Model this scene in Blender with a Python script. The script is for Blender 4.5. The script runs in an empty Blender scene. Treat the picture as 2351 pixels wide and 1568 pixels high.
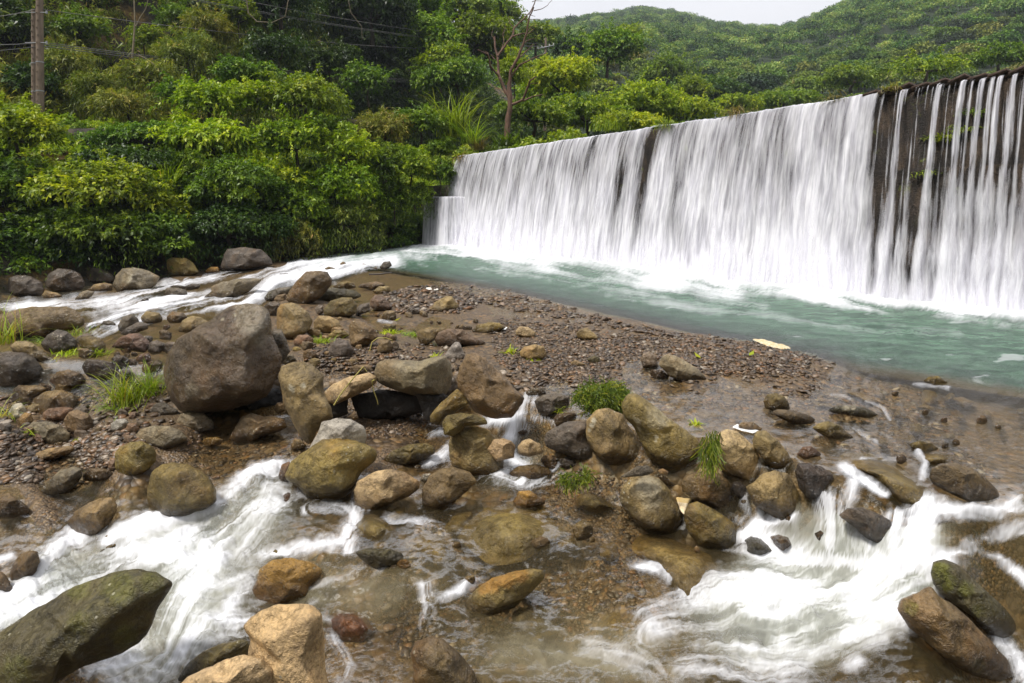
import bpy, bmesh, math, random
import numpy as np
from mathutils import Vector

# ------------------------------------------------------------------ camera, world, sun, exposure
S = bpy.context.scene
COL = S.collection
CAMZ = 2.2            # camera height above the pool, metres
FD, UC, VH = 1306.0, 1175.5, 473.0     # focal length, optical centre and horizon on a 2351 x 1568 frame
cam = bpy.data.cameras.new('camera'); camo = bpy.data.objects.new('camera', cam); COL.objects.link(camo)
camo.location = (0, 0, CAMZ); camo.rotation_euler = (math.radians(90), 0, 0)
cam.lens = 20.0; cam.sensor_width = 36.0; cam.shift_y = -(784 - VH) / 2351.0
cam.clip_start = 0.05; cam.clip_end = 5000
S.camera = camo
SUN_EL, SUN_AZ = 58.0, 235.0           # azimuth the light comes from, degrees clockwise from north (+Y)
W = bpy.data.worlds.new('World'); S.world = W; W.use_nodes = True
wn, wl = W.node_tree.nodes, W.node_tree.links
wn.clear()
sky = wn.new('ShaderNodeTexSky'); sky.sky_type = 'NISHITA'; sky.sun_disc = False
sky.sun_elevation = math.radians(SUN_EL); sky.sun_rotation = math.radians(SUN_AZ); sky.dust_density = 3.0
hs = wn.new('ShaderNodeHueSaturation'); hs.inputs['Saturation'].default_value = 0.12
wl.new(sky.outputs[0], hs.inputs['Color'])
cloud = wn.new('ShaderNodeTexNoise'); cloud.inputs['Scale'].default_value = 2.2; cloud.inputs['Detail'].default_value = 5
crp = wn.new('ShaderNodeValToRGB'); crp.color_ramp.elements[0].color = (7.2, 7.25, 7.7, 1); crp.color_ramp.elements[1].color = (8.8, 8.8, 9.1, 1)
crp.color_ramp.elements[0].position = .35; crp.color_ramp.elements[1].position = .7
wl.new(cloud.outputs['Fac'], crp.inputs[0])
mxw = wn.new('ShaderNodeMixRGB'); mxw.inputs[0].default_value = 0.8
wl.new(hs.outputs[0], mxw.inputs[1]); wl.new(crp.outputs[0], mxw.inputs[2])
bg = wn.new('ShaderNodeBackground'); bg.inputs['Strength'].default_value = 0.063
wtc = wn.new('ShaderNodeTexCoord'); wsp = wn.new('ShaderNodeSeparateXYZ'); wmr = wn.new('ShaderNodeMapRange'); wmx = wn.new('ShaderNodeMixRGB')
wmr.inputs[1].default_value = .05; wmr.inputs[2].default_value = .9; wmr.inputs[3].default_value = .97; wmr.inputs[4].default_value = 1.9   # overcast sky: brighter overhead
wl.new(wtc.outputs['Generated'], wsp.inputs[0]); wl.new(wsp.outputs[2], wmr.inputs[0]); wmx.blend_type = 'MULTIPLY'; wmx.inputs[0].default_value = 1
wlo = wn.new('ShaderNodeMapRange'); wlo.inputs[1].default_value = -.12; wlo.inputs[2].default_value = 0; wlo.inputs[3].default_value = .12; wlo.inputs[4].default_value = 1
wl.new(wsp.outputs[2], wlo.inputs[0]); wmu = wn.new('ShaderNodeMath'); wmu.operation = 'MULTIPLY'; wl.new(wmr.outputs[0], wmu.inputs[0]); wl.new(wlo.outputs[0], wmu.inputs[1])
wl.new(mxw.outputs[0], wmx.inputs[1]); wl.new(wmu.outputs[0], wmx.inputs[2]); wl.new(wmx.outputs[0], bg.inputs['Color'])
wo = wn.new('ShaderNodeOutputWorld'); wl.new(bg.outputs[0], wo.inputs[0])
sl = bpy.data.lights.new('sun', 'SUN'); sl.energy = 2.6; sl.angle = math.radians(10); sl.color = (1, .96, .9)
so = bpy.data.objects.new('sun', sl); COL.objects.link(so)
_e, _a = math.radians(SUN_EL), math.radians(SUN_AZ)
_d = Vector((math.sin(_a) * math.cos(_e), math.cos(_a) * math.cos(_e), math.sin(_e)))
so.rotation_euler = _d.to_track_quat('Z', 'Y').to_euler()
S.view_settings.view_transform = 'Standard'; S.view_settings.look = 'None'
S.view_settings.gamma = 1.0; S.view_settings.exposure = 0.74
S.cycles.use_denoising = True
S.cycles.max_bounces = 6; S.cycles.diffuse_bounces = 3; S.cycles.glossy_bounces = 3
S.cycles.transparent_max_bounces = 14; S.cycles.transmission_bounces = 4
S.cycles.caustics_reflective = False; S.cycles.caustics_refractive = False

# ------------------------------------------------------------------ helpers
def P(u, v, Y):
    return np.array([(u - UC) / FD * Y, Y, CAMZ - (v - VH) / FD * Y])

_rs = np.random.RandomState(7)
_perm = _rs.permutation(256); _perm = np.concatenate([_perm, _perm, _perm])
_grad = _rs.normal(size=(256, 3)); _grad /= np.linalg.norm(_grad, axis=1)[:, None]
def pnoise(p):
    p = np.asarray(p, float); i = np.floor(p).astype(int); f = p - i; i &= 255
    w = f * f * f * (f * (f * 6 - 15) + 10); out = 0
    for dx in (0, 1):
        for dy in (0, 1):
            for dz in (0, 1):
                h = _perm[_perm[_perm[(i[..., 0] + dx) & 255] + ((i[..., 1] + dy) & 255)] + ((i[..., 2] + dz) & 255)]
                g = _grad[h]
                d = g[..., 0] * (f[..., 0] - dx) + g[..., 1] * (f[..., 1] - dy) + g[..., 2] * (f[..., 2] - dz)
                ww = (w[..., 0] if dx else 1 - w[..., 0]) * (w[..., 1] if dy else 1 - w[..., 1]) * (w[..., 2] if dz else 1 - w[..., 2])
                out = out + ww * d
    return out * 1.5
def fbm(p, oct=4, lac=2.03, gain=.5):
    p = np.asarray(p, float); a = 1; s = 0; t = 0
    for k in range(oct):
        s = s + a * pnoise(p + 17.3 * k); t += a; p = p * lac; a *= gain
    return s / t
def sst(a, b, x):
    t = np.clip((x - a) / (b - a), 0, 1); return t * t * (3 - 2 * t)

def mesh_np(name, verts, faces, mat, parent=None, smooth=True, point_attrs=None, face_attrs=None, loc=None):
    """faces: (N,k) int array, or a list of such arrays"""
    verts = np.asarray(verts, float).reshape(-1, 3)
    if loc is not None: verts = verts - np.asarray(loc)[None]
    fl = faces if isinstance(faces, list) else [faces]
    fl = [np.asarray(f) for f in fl if len(f)]
    me = bpy.data.meshes.new(name)
    me.vertices.add(len(verts)); me.vertices.foreach_set('co', verts.astype(np.float32).ravel())
    loops = np.concatenate([f.ravel() for f in fl]); tot = np.concatenate([np.full(len(f), f.shape[1]) for f in fl])
    me.loops.add(len(loops)); me.loops.foreach_set('vertex_index', loops.astype(np.int32))
    st = np.concatenate([[0], np.cumsum(tot)[:-1]])
    me.polygons.add(len(tot)); me.polygons.foreach_set('loop_start', st.astype(np.int32)); me.polygons.foreach_set('loop_total', tot.astype(np.int32))
    if smooth: me.polygons.foreach_set('use_smooth', np.ones(len(tot), bool))
    for k, a in (point_attrs or {}).items():
        a = np.asarray(a, np.float32)
        me.attributes.new(k, 'FLOAT', 'POINT').data.foreach_set('value', a.ravel())
    for k, a in (face_attrs or {}).items():
        me.attributes.new(k, 'FLOAT', 'FACE').data.foreach_set('value', np.asarray(a, np.float32).ravel())
    me.update(calc_edges=True)
    o = bpy.data.objects.new(name, me); COL.objects.link(o)
    if mat: me.materials.append(mat)
    if loc is not None: o.location = tuple(loc)
    if parent is not None: adopt(o, parent)
    return o
def adopt(o, parent):          # parts are built in world coordinates; the thing's own location is taken off
    o.parent = parent; q = parent; w = Vector((0, 0, 0))
    while q: w += Vector(q.location); q = q.parent
    o.location = Vector(o.location) - w
def tag(o, label, cat, group=None):
    o['label'] = label; o['category'] = cat
    if group: o['group'] = group
    return o
def kind(o, k): o['kind'] = k; return o
def empty(name, loc, label, cat, group=None):
    o = bpy.data.objects.new(name, None); o.location = tuple(loc); o.empty_display_size = .2; COL.objects.link(o)
    return tag(o, label, cat, group)
def grid_faces(R, C):
    i = np.arange(R * C).reshape(R, C)
    return np.stack([i[:-1, :-1], i[1:, :-1], i[1:, 1:], i[:-1, 1:]], -1).reshape(-1, 4)
def tube(pts, rad, n=7, cap=True):
    pts = np.asarray(pts, float); rad = np.asarray(rad, float) * np.ones(len(pts))
    t = np.gradient(pts, axis=0); t /= np.linalg.norm(t, axis=1)[:, None] + 1e-9
    ref = np.array([0.3, .9, .2]) if abs(t[0][2]) > .5 else np.array([0, 0, 1.])
    a = np.cross(t, ref); a /= np.linalg.norm(a, axis=1)[:, None] + 1e-9; b = np.cross(t, a)
    th = np.arange(n) * 2 * math.pi / n
    v = pts[:, None] + rad[:, None, None] * (a[:, None] * np.cos(th)[None, :, None] + b[:, None] * np.sin(th)[None, :, None])
    i = np.arange(len(pts) * n).reshape(-1, n); j = np.roll(i, -1, 1)
    f = np.stack([i[:-1], i[1:], j[1:], j[:-1]], -1).reshape(-1, 4)
    return v.reshape(-1, 3), f
class Bag:                      # collects quads into one mesh
    def __init__(s): s.v = []; s.f = []; s.n = 0
    def add(s, v, f): s.v.append(np.asarray(v)); s.f.append(np.asarray(f) + s.n); s.n += len(v); return s
    def tube(s, pts, rad, n=7): return s.add(*tube(pts, rad, n))
    def box(s, c, hx, hy, hz, ex=(1, 0, 0), ey=(0, 1, 0), ez=(0, 0, 1)):
        c, ex, ey, ez = map(np.asarray, (c, ex, ey, ez))
        v = [c + sx * hx * ex + sy * hy * ey + sz * hz * ez for sz in (-1, 1) for sy in (-1, 1) for sx in (-1, 1)]
        return s.add(np.array(v, float), np.array([[0, 2, 3, 1], [4, 5, 7, 6], [0, 1, 5, 4], [2, 6, 7, 3], [0, 4, 6, 2], [1, 3, 7, 5]]))
    def build(s, name, mat, parent=None, smooth=True, loc=None):
        return mesh_np(name, np.concatenate(s.v), np.concatenate(s.f), mat, parent, smooth, loc=loc)

# ------------------------------------------------------------------ node helpers and materials
class NT:
    def __init__(s, name):
        s.m = bpy.data.materials.new(name); s.m.use_nodes = True
        s.t = s.m.node_tree; s.t.nodes.clear()
    def n(s, typ, ins=None, **kw):
        nd = s.t.nodes.new('ShaderNode' + typ)
        for k, v in kw.items(): setattr(nd, k, v)
        for k, v in (ins or {}).items():
            if hasattr(v, 'is_linked') or hasattr(v, 'links'): s.t.links.new(v, nd.inputs[k])
            else: nd.inputs[k].default_value = v
        return nd
    def math(s, op, a, b=0.0, clamp=False):
        nd = s.n('Math', {0: a, 1: b}, operation=op, use_clamp=clamp); return nd.outputs[0]
    def mix(s, f, a, b, blend='MIX'):
        return s.n('MixRGB', {0: f, 1: a, 2: b}, blend_type=blend).outputs[0]
    def noise(s, vec, scale, detail=4, rough=.5, out='Fac', dist=0.0):
        return s.n('TexNoise', {'Vector': vec, 'Scale': scale, 'Detail': detail, 'Roughness': rough, 'Distortion': dist}).outputs[out]
    def ramp(s, f, stops):
        nd = s.n('ValToRGB', {0: f}); e = nd.color_ramp.elements
        while len(e) < len(stops): e.new(.5)
        for q, (p, c) in zip(e, stops): q.position = p; q.color = (c[0], c[1], c[2], 1) if hasattr(c, '__len__') else (c, c, c, 1)
        return nd.outputs[0]
    def mapr(s, f, a, b, c=0.0, d=1.0):
        return s.n('MapRange', {0: f, 1: a, 2: b, 3: c, 4: d}, interpolation_type='SMOOTHSTEP').outputs[0]
    def attr(s, name, out='Fac'): return s.n('Attribute', attribute_name=name).outputs[out]
    def coord(s, which='Object'): return s.n('TexCoord').outputs[which]
    def scale(s, vec, sx, sy, sz, rot=(0, 0, 0)):
        return s.n('Mapping', {'Vector': vec, 'Scale': (sx, sy, sz), 'Rotation': rot}).outputs[0]
    def bump(s, h, strength=.3, dist=.05, normal=None):
        ins = {'Height': h, 'Strength': strength, 'Distance': dist}
        if normal is not None: ins['Normal'] = normal
        return s.n('Bump', ins).outputs[0]
    def out(s, sh): s.n('OutputMaterial', {0: sh}); return s.m
    def mixs(s, f, a, b): return s.n('MixShader', {0: f, 1: a, 2: b}).outputs[0]
    def pr(s, **ins):
        d = {k.replace('_', ' '): v for k, v in ins.items()}
        return s.n('BsdfPrincipled', d).outputs[0]

def C4(c): return (c[0], c[1], c[2], 1)

def mat_rock():
    t = NT('river_rock'); oc = t.coord('Object'); oi = t.n('ObjectInfo')
    off = t.n('VectorMath', {0: oc, 1: t.n('CombineXYZ', {0: t.math('MULTIPLY', oi.outputs['Random'], 40.0), 1: t.math('MULTIPLY', oi.outputs['Random'], 17.0)}).outputs[0]}, operation='ADD').outputs[0]
    col = oi.outputs['Color']; wet = t.attr('wet')
    n1 = t.noise(off, 2.6, 6, .62); n2 = t.noise(off, 11, 6, .65); n3 = t.noise(off, 60, 4, .7)
    n3 = t.noise(off, 75, 3, .75); n4 = t.noise(off, 28, 5, .7)
    v = t.math('ADD', t.math('MULTIPLY', n1, .45), t.math('ADD', t.math('MULTIPLY', n4, .30), t.math('MULTIPLY', n3, .25)))
    k = t.ramp(v, [(.34, (.22, .21, .20)), (.45, (.70, .68, .66)), (.53, (1.08, 1.06, 1.02)), (.66, (1.75, 1.68, 1.55))])
    c = t.mix(1.0, col, k, 'MULTIPLY')
    # rusty and olive films
    c = t.mix(t.math('MULTIPLY', t.mapr(t.noise(off, 1.7, 5, .6), .52, .68), .45), c, t.mix(1.0, c, (1.35, 1.0, .55, 1), 'MULTIPLY'))
    c = t.mix(t.math('MULTIPLY', t.mapr(t.noise(t.scale(off, 1, 1, .45), 1.9, 7, .7), .52, .62), .6), c, t.mix(1.0, c, (.42, .38, .34, 1), 'MULTIPLY'))
    film = t.math('MULTIPLY', t.mapr(t.noise(off, 2.3, 7, .65), .40, .6), oi.outputs['Alpha'])
    c = t.mix(film, c, t.mix(t.mapr(n4, .35, .65), (.018, .016, .005, 1), (.10, .085, .022, 1)))
    # pale lichen flecks
    vor = t.n('TexVoronoi', {'Vector': off, 'Scale': 17.0, 'Randomness': 1.0})
    fleck = t.math('MULTIPLY', t.math('LESS_THAN', t.math('ADD', vor.outputs['Distance'], t.math('MULTIPLY', t.math('SUBTRACT', n3, .5), .3)), .15), t.mapr(t.noise(off, 2.0, 3), .55, .62))
    c = t.mix(t.math('MULTIPLY', fleck, .75), c, (.46, .43, .33, 1))
    brk = t.mapr(t.noise(off, 24, 5, .7), .32, .55)
    c = t.mix(t.math('MULTIPLY', t.attr('spot'), t.math('ADD', t.math('MULTIPLY', brk, .6), .4), True), c, t.mix(n4, (.42, .36, .24, 1), (.62, .56, .42, 1)))
    c = t.mix(t.math('MULTIPLY', t.attr('rust'), t.math('ADD', t.math('MULTIPLY', brk, .4), .6), True), c, t.mix(n4, (.20, .09, .012, 1), (.36, .19, .025, 1)))
    c = t.mix(t.math('MULTIPLY', t.attr('algae'), t.math('ADD', t.math('MULTIPLY', brk, .7), .25), True), c, t.mix(n4, (.05, .055, .004, 1), (.22, .22, .012, 1)))
    wv = t.math('MULTIPLY', wet, 1.0, True)
    c = t.mix(wv, c, t.mix(1.0, c, (.36, .325, .27, 1), 'MULTIPLY'))
    sheen = t.math('ADD', wv, t.math('MULTIPLY', t.mapr(t.noise(off, 1.3, 3), .45, .62), .45), True)
    rough = t.n('MapRange', {0: sheen, 1: 0.0, 2: 1.0, 3: .58, 4: .13}).outputs[0]
    rough = t.math('ADD', rough, t.math('MULTIPLY', t.math('SUBTRACT', n2, .5), .3))
    h = t.math('ADD', t.math('MULTIPLY', n2, .6), t.math('MULTIPLY', n3, .35))
    pit = t.n('TexVoronoi', {'Vector': off, 'Scale': 26.0}).outputs['Distance']
    h = t.math('ADD', t.math('ADD', h, t.math('MULTIPLY', n4, .7)), t.math('MULTIPLY', t.mapr(pit, .0, .3), t.math('MULTIPLY', t.mapr(n2, .5, .6), .35)))
    return t.out(t.pr(Base_Color=c, Roughness=rough, Normal=t.bump(h, .9, .03), Specular_IOR_Level=.6))

def mat_gravel(name='gravel_bed'):
    t = NT(name); oc = t.coord('Object')
    vo = t.n('TexVoronoi', {'Vector': oc, 'Scale': 13.0}); vo2 = t.n('TexVoronoi', {'Vector': oc, 'Scale': 42.0})
    pal = [(.0, (.03, .02, .012)), (.25, (.095, .06, .03)), (.5, (.16, .102, .05)), (.72, (.08, .055, .033)), (.86, (.22, .15, .075)), (1, (.20, .105, .035))]
    c1 = t.ramp(t.n('SeparateColor', {0: vo.outputs['Color']}).outputs[0], pal); c2 = t.ramp(t.n('SeparateColor', {0: vo2.outputs['Color']}).outputs[1], pal)
    sel = t.mapr(t.noise(oc, 2.2, 4), .4, .6)
    c = t.mix(sel, c1, c2)
    edge = t.mix(sel, t.ramp(vo.outputs['Distance'], [(.0, 1.0), (.45, .85), (.75, .4)]), t.ramp(vo2.outputs['Distance'], [(.0, 1.0), (.5, .85), (.8, .5)]))
    c = t.mix(1.0, c, edge, 'MULTIPLY')
    c = t.mix(t.mapr(t.noise(oc, .9, 5), .45, .7), c, t.mix(.5, c, (.085, .058, .03, 1)))
    h = t.mix(sel, t.math('SUBTRACT', 1.0, vo.outputs['Distance']), t.math('MULTIPLY', t.math('SUBTRACT', 1.0, vo2.outputs['Distance']), .5))
    return t.out(t.pr(Base_Color=c, Roughness=.5, Normal=t.bump(h, .8, .04)))

def mat_pebble():
    t = NT('pebbles'); a = t.attr('rnd'); oc = t.coord('Object')
    c = t.ramp(a, [(0, (.024, .016, .010)), (.25, (.058, .036, .020)), (.48, (.095, .058, .030)), (.6, (.065, .05, .037)), (.74, (.14, .09, .046)), (.86, (.14, .064, .022)), (.95, (.28, .235, .18)), (1, (.05, .042, .036))])
    c = t.mix(1.0, c, t.ramp(t.noise(oc, 30, 4), [(.3, .65), (.7, 1.3)]), 'MULTIPLY')
    return t.out(t.pr(Base_Color=c, Roughness=.42, Normal=t.bump(t.noise(oc, 60, 3), .3, .01)))

def mat_leaf(name, stops, trans=.3, rough=.45, hue=.03):
    t = NT(name); a = t.attr('rnd'); oi = t.n('ObjectInfo'); oc = t.coord('Object')
    c = t.ramp(a, stops)
    patch = t.noise(oc, .55, 3, .6)
    c = t.n('HueSaturation', {'Color': c, 'Hue': t.math('ADD', .5, t.math('MULTIPLY', t.math('SUBTRACT', patch, .5), -hue * 3)), 'Saturation': 1.0,
            'Value': t.n('MapRange', {0: patch, 1: .3, 2: .7, 3: .75, 4: 1.3}).outputs[0]}).outputs[0]
    c = t.n('HueSaturation', {'Color': c, 'Hue': t.math('ADD', .5 - hue / 2, t.math('MULTIPLY', oi.outputs['Random'], hue)), 'Saturation': 1.0, 'Value': 1.0}).outputs[0]
    p = t.pr(Base_Color=c, Roughness=rough, Specular_IOR_Level=.35)
    tr = t.n('BsdfTranslucent', {0: t.mix(1.0, c, (1.25, 1.35, .5, 1), 'MULTIPLY')}).outputs[0]
    return t.out(t.mixs(trans, p, tr))

def mat_simple(name, c, rough=.8, var=.5, scale=6, bump=.3, streak=(1, 1, 1), c2=None, spec=.4):
    t = NT(name); oc = t.scale(t.coord('Object'), *streak)
    n = t.noise(oc, scale, 6, .65)
    if c2 is None: cc = t.mix(1.0, C4(c), t.ramp(n, [(.3, 1 - var), (.7, 1 + var)]), 'MULTIPLY')
    else: cc = t.mix(t.mapr(n, .38, .62), C4(c), C4(c2))
    return t.out(t.pr(Base_Color=cc, Roughness=rough, Normal=t.bump(n, bump, .05), Specular_IOR_Level=spec))

def mat_water():
    t = NT('river_water'); oc = t.coord('Object')
    foam, turb, green, act, milk = t.attr('foam'), t.attr('turb'), t.attr('green'), t.attr('act'), t.attr('milk')
    r1 = t.noise(t.scale(oc, 1, 2.4, 1, (0, 0, .5)), 1.9, 6, .66, dist=.7); r2 = t.noise(t.scale(oc, 1, 1.6, 1, (0, 0, .3)), 11, 4, .6, dist=.4)
    h = t.math('ADD', t.math('MULTIPLY', r1, .7), t.math('MULTIPLY', r2, .35))
    nb = t.bump(h, t.n('MapRange', {0: green, 3: .16, 4: .9}).outputs[0], .09)
    mid = t.mix(green, (.15, .115, .05, 1), t.mix(t.mapr(r1, .35, .65), (.022, .062, .038, 1), (.088, .172, .112, 1)))
    mid = t.mix(t.math('MULTIPLY', milk, .8, True), mid, (.42, .44, .40, 1))
    body = t.n('BsdfDiffuse', {'Color': mid, 'Normal': nb}).outputs[0]
    clear = t.n('BsdfTransparent', {0: t.mix(green, (.94, .89, .74, 1), (.75, .9, .8, 1))}).outputs[0]
    base = t.mixs(turb, clear, body)
    gl = t.n('BsdfGlossy', {'Color': (1, 1, 1, 1), 'Roughness': .2, 'Normal': nb}).outputs[0]
    fr = t.n('Fresnel', {'IOR': 1.33, 'Normal': nb}).outputs[0]
    base = t.mixs(t.math('MULTIPLY', fr, t.n('MapRange', {0: green, 3: .20, 4: .20}).outputs[0]), base, gl)
    fn = t.noise(oc, 26, 5, .65); fn2 = t.noise(oc, 7, 4, .6)
    ff = t.math('ADD', foam, t.math('MULTIPLY', t.math('SUBTRACT', t.math('ADD', t.math('MULTIPLY', fn, .5), t.math('MULTIPLY', fn2, .5)), .5), t.math('MULTIPLY', act, .14)))
    fa = t.n('MapRange', {0: ff, 1: .06, 2: 1.08}).outputs[0]
    fo = t.n('BsdfDiffuse', {'Color': (.66, .665, .69, 1)}).outputs[0]
    return t.out(t.mixs(fa, base, fo))

def mat_curtain(seed, thr=.71, gain=2.9):
    t = NT('falling_water'); uv = t.n('UVMap', uv_map='UVMap').outputs[0]
    dens = t.attr('dens')
    sep = t.n('SeparateXYZ', {0: uv}); u, v = sep.outputs[0], sep.outputs[1]
    def nz(su, sv, det, off): return t.noise(t.n('CombineXYZ', {0: t.math('MULTIPLY', u, su), 1: t.math('MULTIPLY', v, sv), 2: off + seed}).outputs[0], 1.0, det, .62, dist=.25)
    wu = t.noise(t.n('CombineXYZ', {0: t.math('MULTIPLY', u, 1.6), 1: t.math('MULTIPLY', v, .7), 2: seed + 3.0}).outputs[0], 1.0, 3)
    u = t.math('ADD', u, t.math('MULTIPLY', t.math('SUBTRACT', wu, .5), t.math('MULTIPLY', v, .07)))
    n1 = nz(9.0, .62, 4, 0.0); n2 = nz(1.7, .34, 5, 5.0); n3 = nz(30.0, 1.7, 2, 9.0)
    val = t.math('ADD', t.math('MULTIPLY', n1, .40), t.math('ADD', t.math('MULTIPLY', n2, .48), t.math('MULTIPLY', n3, .12)))
    th = t.math('SUBTRACT', thr, t.math('MULTIPLY', dens, .56))
    al = t.math('MULTIPLY', t.math('SUBTRACT', val, th), gain, True)
    shade = t.mix(t.mapr(n1, .35, .65), (.76, .75, .83, 1), (.90, .895, .935, 1))
    d = t.n('BsdfDiffuse', {'Color': shade, 'Normal': t.bump(n1, .25, .1)}).outputs[0]
    tl = t.n('BsdfTranslucent', {0: (.85, .85, .9, 1)}).outputs[0]
    return t.out(t.mixs(al, t.n('BsdfTransparent').outputs[0], t.mixs(.25, d, tl)))

def mat_weir():
    t = NT('stained_concrete'); oc = t.coord('Object')
    n = t.noise(t.scale(oc, 1.2, 1.2, .5), 2.2, 8, .68); n2 = t.noise(oc, 22, 5, .6)
    c = t.ramp(n, [(.3, (.006, .005, .005)), (.48, (.018, .014, .011)), (.62, (.045, .031, .02)), (.75, (.015, .013, .011))])
    c = t.mix(1.0, c, t.ramp(n2, [(.3, .55), (.7, 1.5)]), 'MULTIPLY')
    moss = t.math('MULTIPLY', t.mapr(t.noise(oc, 1.6, 6, .7), .60, .68), t.mapr(t.n('SeparateXYZ', {0: oc}).outputs[2], 1.5, 3.6))
    c = t.mix(t.math('MULTIPLY', moss, .8), c, (.10, .12, .012, 1))
    return t.out(t.pr(Base_Color=c, Roughness=.7, Specular_IOR_Level=.2, Normal=t.bump(t.math('ADD', n2, n), .6, .06)))

def mat_soil():
    t = NT('hillside_soil'); oc = t.coord('Object')
    n = t.noise(oc, .55, 8, .65); n2 = t.noise(oc, 5, 6, .65)
    c = t.ramp(n, [(.34, (.012, .012, .006)), (.5, (.03, .024, .010)), (.58, (.12, .075, .02)), (.70, (.24, .145, .04))])
    c = t.mix(1.0, c, t.ramp(n2, [(.3, .45), (.7, 1.5)]), 'MULTIPLY')
    return t.out(t.pr(Base_Color=c, Roughness=.9, Normal=t.bump(n2, .8, .3)))

# ------------------------------------------------------------------ river bed and water surface (one fan-shaped sheet each)
U0, U1, DU = -420.0, 2780.0, 3.0
V0, V1, DV = 541.0, 1440.0, 2.0
uu = np.arange(U0, U1, DU); vv = np.arange(V0, V1, DV)
GU, GV = np.meshgrid(uu, vv); R_, C_ = GU.shape
GY = CAMZ * FD / (GV - VH); GX = (GU - UC) / FD * GY
def to0(p):       # (u, v, z) seen -> (u, v0) of the same place on the plane z = 0
    p = np.asarray(p, float); return np.stack([p[:, 0], VH + (p[:, 1] - VH) * CAMZ / (CAMZ - p[:, 2])], 1)
def idw(ctrl, soft=45.0, pw=2.0):
    c = np.asarray(ctrl, float); q = to0(c)
    num = np.zeros_like(GU); den = np.zeros_like(GU)
    for (a, b), z in zip(q, c[:, 2]):
        w = 1.0 / ((GU - a) ** 2 + ((GV - b) * 1.5) ** 2 + soft ** 2) ** pw
        num += w * z; den += w
    return num / den
def sdist(poly, X, Y):   # signed distance to a polyline, positive on its left
    poly = np.asarray(poly, float); best = np.full(X.shape, 1e9); sg = np.zeros(X.shape)
    for (ax, ay), (bx, by) in zip(poly[:-1], poly[1:]):
        dx, dy = bx - ax, by - ay; L2 = dx * dx + dy * dy
        t = np.clip(((X - ax) * dx + (Y - ay) * dy) / L2, 0, 1)
        d = np.hypot(X - ax - t * dx, Y - ay - t * dy)
        m = d < best; best = np.where(m, d, best); sg = np.where(m, np.sign(dx * (Y - ay) - dy * (X - ax)), sg)
    return best * sg
DAM = [(-14, 9.5), (-4.6, 7.55), (-2.6, 7.8), (-1.2, 7.75), (-.35, 7.0), (.25, 6.3), (.75, 5.75), (1.2, 5.4), (1.75, 5.15), (2.25, 4.8), (2.55, 4.45), (2.8, 4.25), (3.5, 4.2), (6.5, 4.5)]
sd = sdist(DAM, GX, GY)
lip = sst(-.33, .30, sd)                       # 0 below the boulder dam, 1 above it
POOL = [(850, 622), (1000, 648), (1130, 672), (1400, 742), (1700, 812), (2000, 876), (2351, 935), (2900, 1030)]
pw = [P(u, v, (CAMZ + .1) * FD / (v - VH))[:2] for u, v in POOL]
dp = np.maximum(sdist(pw, GX, GY), 0)
bed_up = idw([(950, 690, .10), (1060, 700, .07), (700, 700, .08), (760, 760, .1), (600, 760, .1), (850, 800, .09), (1000, 757, -.03), (880, 752, -.02), (1200, 830, .08), (1330, 850, .06),
    (1250, 780, .07), (1130, 725, .0), (1400, 760, .05), (1600, 815, .08), (1720, 825, .10), (1830, 830, .04), (1500, 880, -.07), (1300, 910, -.06), (1700, 920, -.1), (2000, 900, -.12), (2200, 950, -.18), (1000, 860, .07), (900, 850, .07),
    (1500, 775, .03), (1350, 735, -.01), (1200, 700, .0), (1100, 650, -.06), (1000, 620, -.12), (900, 630, -.1), (2000, 1050, -.2), (2300, 1050, -.25), (1250, 600, -.2), (1600, 690, -.2), (2300, 800, -.2),
    (700, 640, -.3), (500, 680, -.6), (300, 710, -.82), (100, 730, -1.0), (-150, 740, -1.15), (450, 748, -.28), (350, 768, -.18), (300, 830, -.2), (150, 860, -.25), (50, 800, -.3), (0, 950, -.4), (200, 960, -.4), (420, 730, -.38), (-200, 900, -.4)]) - np.minimum(dp * .10 + .12 * dp ** 2, 1.5)
bed_dn = idw([(620, 1020, -.60), (700, 1000, -.57), (850, 965, -.48), (900, 1010, -.53), (1000, 1040, -.62), (50, 1050, -.5), (250, 1030, -.5), (300, 980, -.42), (100, 1105, -.62), (110, 1170, -1.0), (40, 1150, -.95), (200, 1180, -1.0), (400, 960, -.45), (500, 1060, -.7), (0, 980, -.4),
    (700, 1150, -.85), (400, 1250, -1.05), (200, 1400, -1.3), (0, 1250, -1.05), (1000, 1200, -.80), (1350, 1200, -.70), (1300, 1110, -.60), (1450, 1280, -.75), (1300, 1350, -.98), (1000, 1400, -1.15), (1200, 1568, -1.3),
    (1700, 1300, -1.1), (2000, 1400, -1.25), (2200, 1250, -.6), (2351, 1200, -.4), (2300, 1450, -1.15), (2351, 1568, -1.3), (600, 1450, -1.3), (300, 1568, -1.45), (1800, 1550, -1.15), (-250, 1000, -.4)])
wat_up = np.where(GX < -5, .07 * (GX + 5), 0.0) * sst(8.5, 11, GY)
wat_dn = idw([(0, 1150, -.74), (300, 1110, -.68), (500, 1050, -.61), (620, 1010, -.57), (800, 1000, -.57), (950, 1010, -.57), (1150, 1110, -.56), (1000, 1200, -.62), (700, 1130, -.64), (500, 1300, -.86), (200, 1400, -1.0), (0, 1350, -.98), (0, 1210, -.82),
    (1300, 1200, -.6), (1200, 1400, -.82), (1300, 1568, -.92), (1700, 1300, -.66), (1600, 1450, -.8), (1900, 1310, -.64), (2200, 1250, -.40), (2351, 1200, -.22), (2100, 1290, -.62), (2300, 1420, -.72), (2351, 1540, -.85), (600, 1450, -.98), (300, 1568, -1.12), (800, 1568, -1.0), (1800, 1568, -.85)])
wat_z = wat_dn + (wat_up - wat_dn) * lip
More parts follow.
